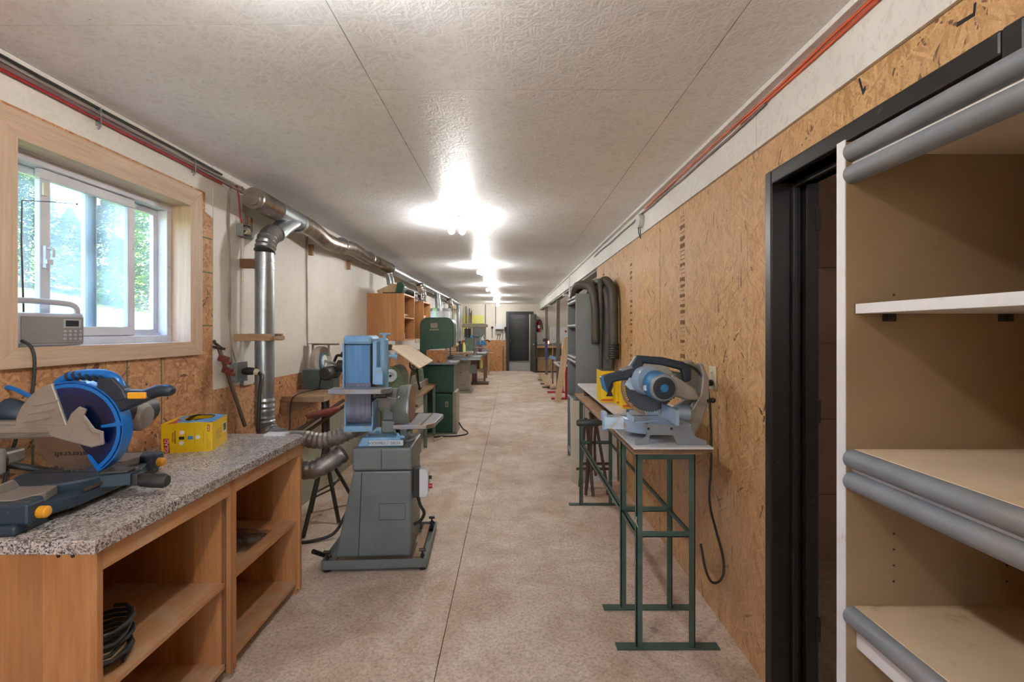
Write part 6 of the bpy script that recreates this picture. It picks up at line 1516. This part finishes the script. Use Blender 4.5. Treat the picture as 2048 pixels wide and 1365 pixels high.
# planks on the floor
R = thing('timber_stack', 'long pale timbers stacked on the floor under the beam', 'timber', (.98, 12.9, 0))
for i, (x, y0, y1, z) in enumerate(((.92, 11.9, 15.0, .052), (1.02, 11.6, 14.9, .03), (1.10, 11.7, 14.9, .03))):
    MB().box(x - .035, x + .045, y0, y1, z, z + .05, rot=(0, .3 if i == 0 else 0, 0)).build('timber', 'pale_wood', R, bevel=.003)
for y in (12.0, 12.8, 13.8): MB().box(.80, 1.16, y, y + .06, .0, .028).build('sleeper', 'old_wood', R)
# red stand with white top
R = thing('red_stand', 'red steel stand with a white frame top behind the leaning board', 'stand', (1.1, 10.4, 0))
for y in (9.95, 11.0): MB().box(.86, 1.26, y, y + .09, 0, .04).build('foot', 'red_paint', R, bevel=.004)
for y in (9.96, 11.01): MB().box(1.15, 1.23, y, y + .07, .04, .70).build('upright', 'red_paint', R, bevel=.003)
MB().box(1.14, 1.26, 10.03, 11.01, .60, .66).build('side_rail', 'red_paint', R, bevel=.003)
for x0, x1, y0, y1 in ((1.0, 1.30, 9.93, 9.98), (1.0, 1.30, 11.05, 11.10), (1.0, 1.04, 9.98, 11.05), (1.26, 1.30, 9.98, 11.05)):
    MB().box(x0, x1, y0, y1, .70, .735).build('top_frame', 'white_lam', R, bevel=.003)
R = thing('gas_engine', 'red engine block with a black cap standing on the red stand', 'engine', (1.2, 10.5, .735))
MB().box(1.10, 1.30, 10.3, 10.6, .737, .90).build('engine_body', 'red_paint', R, bevel=.03)
MB().cyl((1.20, 10.42, .90), (1.20, 10.42, .95), .05).cyl((1.16, 10.35, .95), (1.16, 10.35, 1.0), .015).build('engine_cap', 'black_metal', R, True)
MB().tube([(1.12, 10.35, .92), (1.16, 10.4, 1.0), (1.24, 10.45, 1.02), (1.28, 10.5, .93)], .012).build('carry_handle', 'white_lam', R, True)
# leaning long board and blue-topped stick
tag(MB().prism([(0, 0), (.13, 0), (.13, 1.32), (0, 1.32)], 'y', 0, .028, rot=(-.12, .165, 0)).build('leaning_board', 'pale_wood', keep=True, bevel=.002), 'long pale board leaning over the red stand', 'board')
o = bpy.data.objects[-1] if False else [x for x in COL.objects if x.get('label') == 'long pale board leaning over the red stand'][0]; o.location = (.89, 9.62, .022)
R = thing('crutch', 'wooden leg with a pale blue padded top standing before the nearer post', 'crutch', (1.08, 12.2, 0))
MB().box(1.07, 1.10, 12.2, 12.23, 0, .72).build('stick', 'rust_bar', R, bevel=.002)
MB().box(1.0, 1.16, 12.17, 12.26, .72, .80, rot=(0, .3, 0)).build('padded_top', 'mach_blue_tint', R, bevel=.01)
tag(MB().box(1.24, 1.30, 11.5, 11.56, 0, 1.2).build('white_strut', 'cream'), 'perforated white strut behind the red stand', 'strut')

# ================================================================== OUTSIDE
def gz(x): return -.25 + max(0, (-x - 3)) * .19
b = MB()
NX, NY = 14, 8; grid = {}
for i in range(NX + 1):
    for j in range(NY + 1):
        x = -1.95 - 70 * (i / NX) ** 1.5; y = -40 + 130 * j / NY; grid[i, j] = b.bm.verts.new((x, y, gz(x)))
for i in range(NX):
    for j in range(NY): b.bm.faces.new([grid[i, j], grid[i, j + 1], grid[i + 1, j + 1], grid[i + 1, j]])
struct(b.build('ground_lawn', 'lawn', keep=True))
def conifer_mesh(seed, h, w, n=9000, droop=.35):
    rnd = random.Random(seed); b = MB()
    for _ in range(n):
        t_ = rnd.random() ** .8; z = .05 * h + .95 * h * t_
        tier = .78 + .22 * abs(math.sin(t_ * 22 + seed)); rmax = w * (1 - t_) ** .8 * tier
        a = rnd.uniform(0, 2 * PI); r = rmax * rnd.uniform(.55, 1.0)
        c = Vector((r * math.cos(a), r * math.sin(a), z - droop * r * .5))
        s = rnd.uniform(.10, .24) * (h / 9)
        d = Vector((math.cos(a), math.sin(a), rnd.uniform(-.7, .3))).normalized(); sd = Vector((-math.sin(a), math.cos(a), rnd.uniform(-.4, .4)))
        b.bm.faces.new([b.bm.verts.new(c + d * s * 1.4), b.bm.verts.new(c + sd * s * .5 - d * s * .4), b.bm.verts.new(c - sd * s * .5 - d * s * .4 + Vector((0, 0, -s * .2)))])
    return b
def tree(x, y, h, w, seed, mat, label, base=None):
    R = thing('conifer_tree', label, 'tree', (x, y, gz(x)), seed * .7, 'conifers beyond the lawn')
    if base:
        for c in base.children:
            d = c.copy(); COL.objects.link(d); d.parent = R; d.scale = (w / base['w'], w / base['w'], h / base['h'])
    else:
        MB().sweep([(0, 0, -.2), (0, 0, h * .9)], [.03 * h, .006 * h], 8).build('trunk', 'bark', R, True, local=True)
        o = conifer_mesh(seed, h, w).build('foliage', mat, R, local=True); o.data.shade_flat()
        R['h'] = h; R['w'] = w
    return R
tlab = ['tall dark spruce seen through the middle of the near window', 'broad bright green tree seen in the right part of the near window', 'hazy spruce seen left behind the radio antenna']
def dirY(px, Y): return (px - 1022) / 940 * Y
T1 = tree(dirY(228, 24), 24, 6.0, 2.3, 1, 'needles', tlab[0])
T2 = tree(dirY(303, 22), 22, 6.2, 2.6, 2, 'bright_leaf', tlab[1])
T3 = tree(dirY(50, 22), 22, 6.0, 2.4, 3, 'needles', tlab[2], T1)
more = [(140, 28, 4.6, 2.0), (185, 35, 6.0, 2.4), (265, 32, 5.4, 2.0), (350, 27, 7.0, 2.2), (0, 28, 7.0, 2.1), (90, 35, 6.6, 2.4)]
wh = ['second from the left, far back', 'behind the dark band of the window', 'between the tall spruce and the bright tree', 'right of the bright tree, partly hidden by the window frame', 'at the left edge of the near window', 'in the gap of the far tree line', 'hidden behind the wall right of the near window', 'nearest beyond the wall, right of the near window', 'behind the bright tree, farthest']
for i, (px, Y, h, w_) in enumerate(more):
    tree(dirY(px, Y), Y, h, w_, 4 + i, 'needles', 'conifer ' + wh[i], (T1, T2)[i % 2])
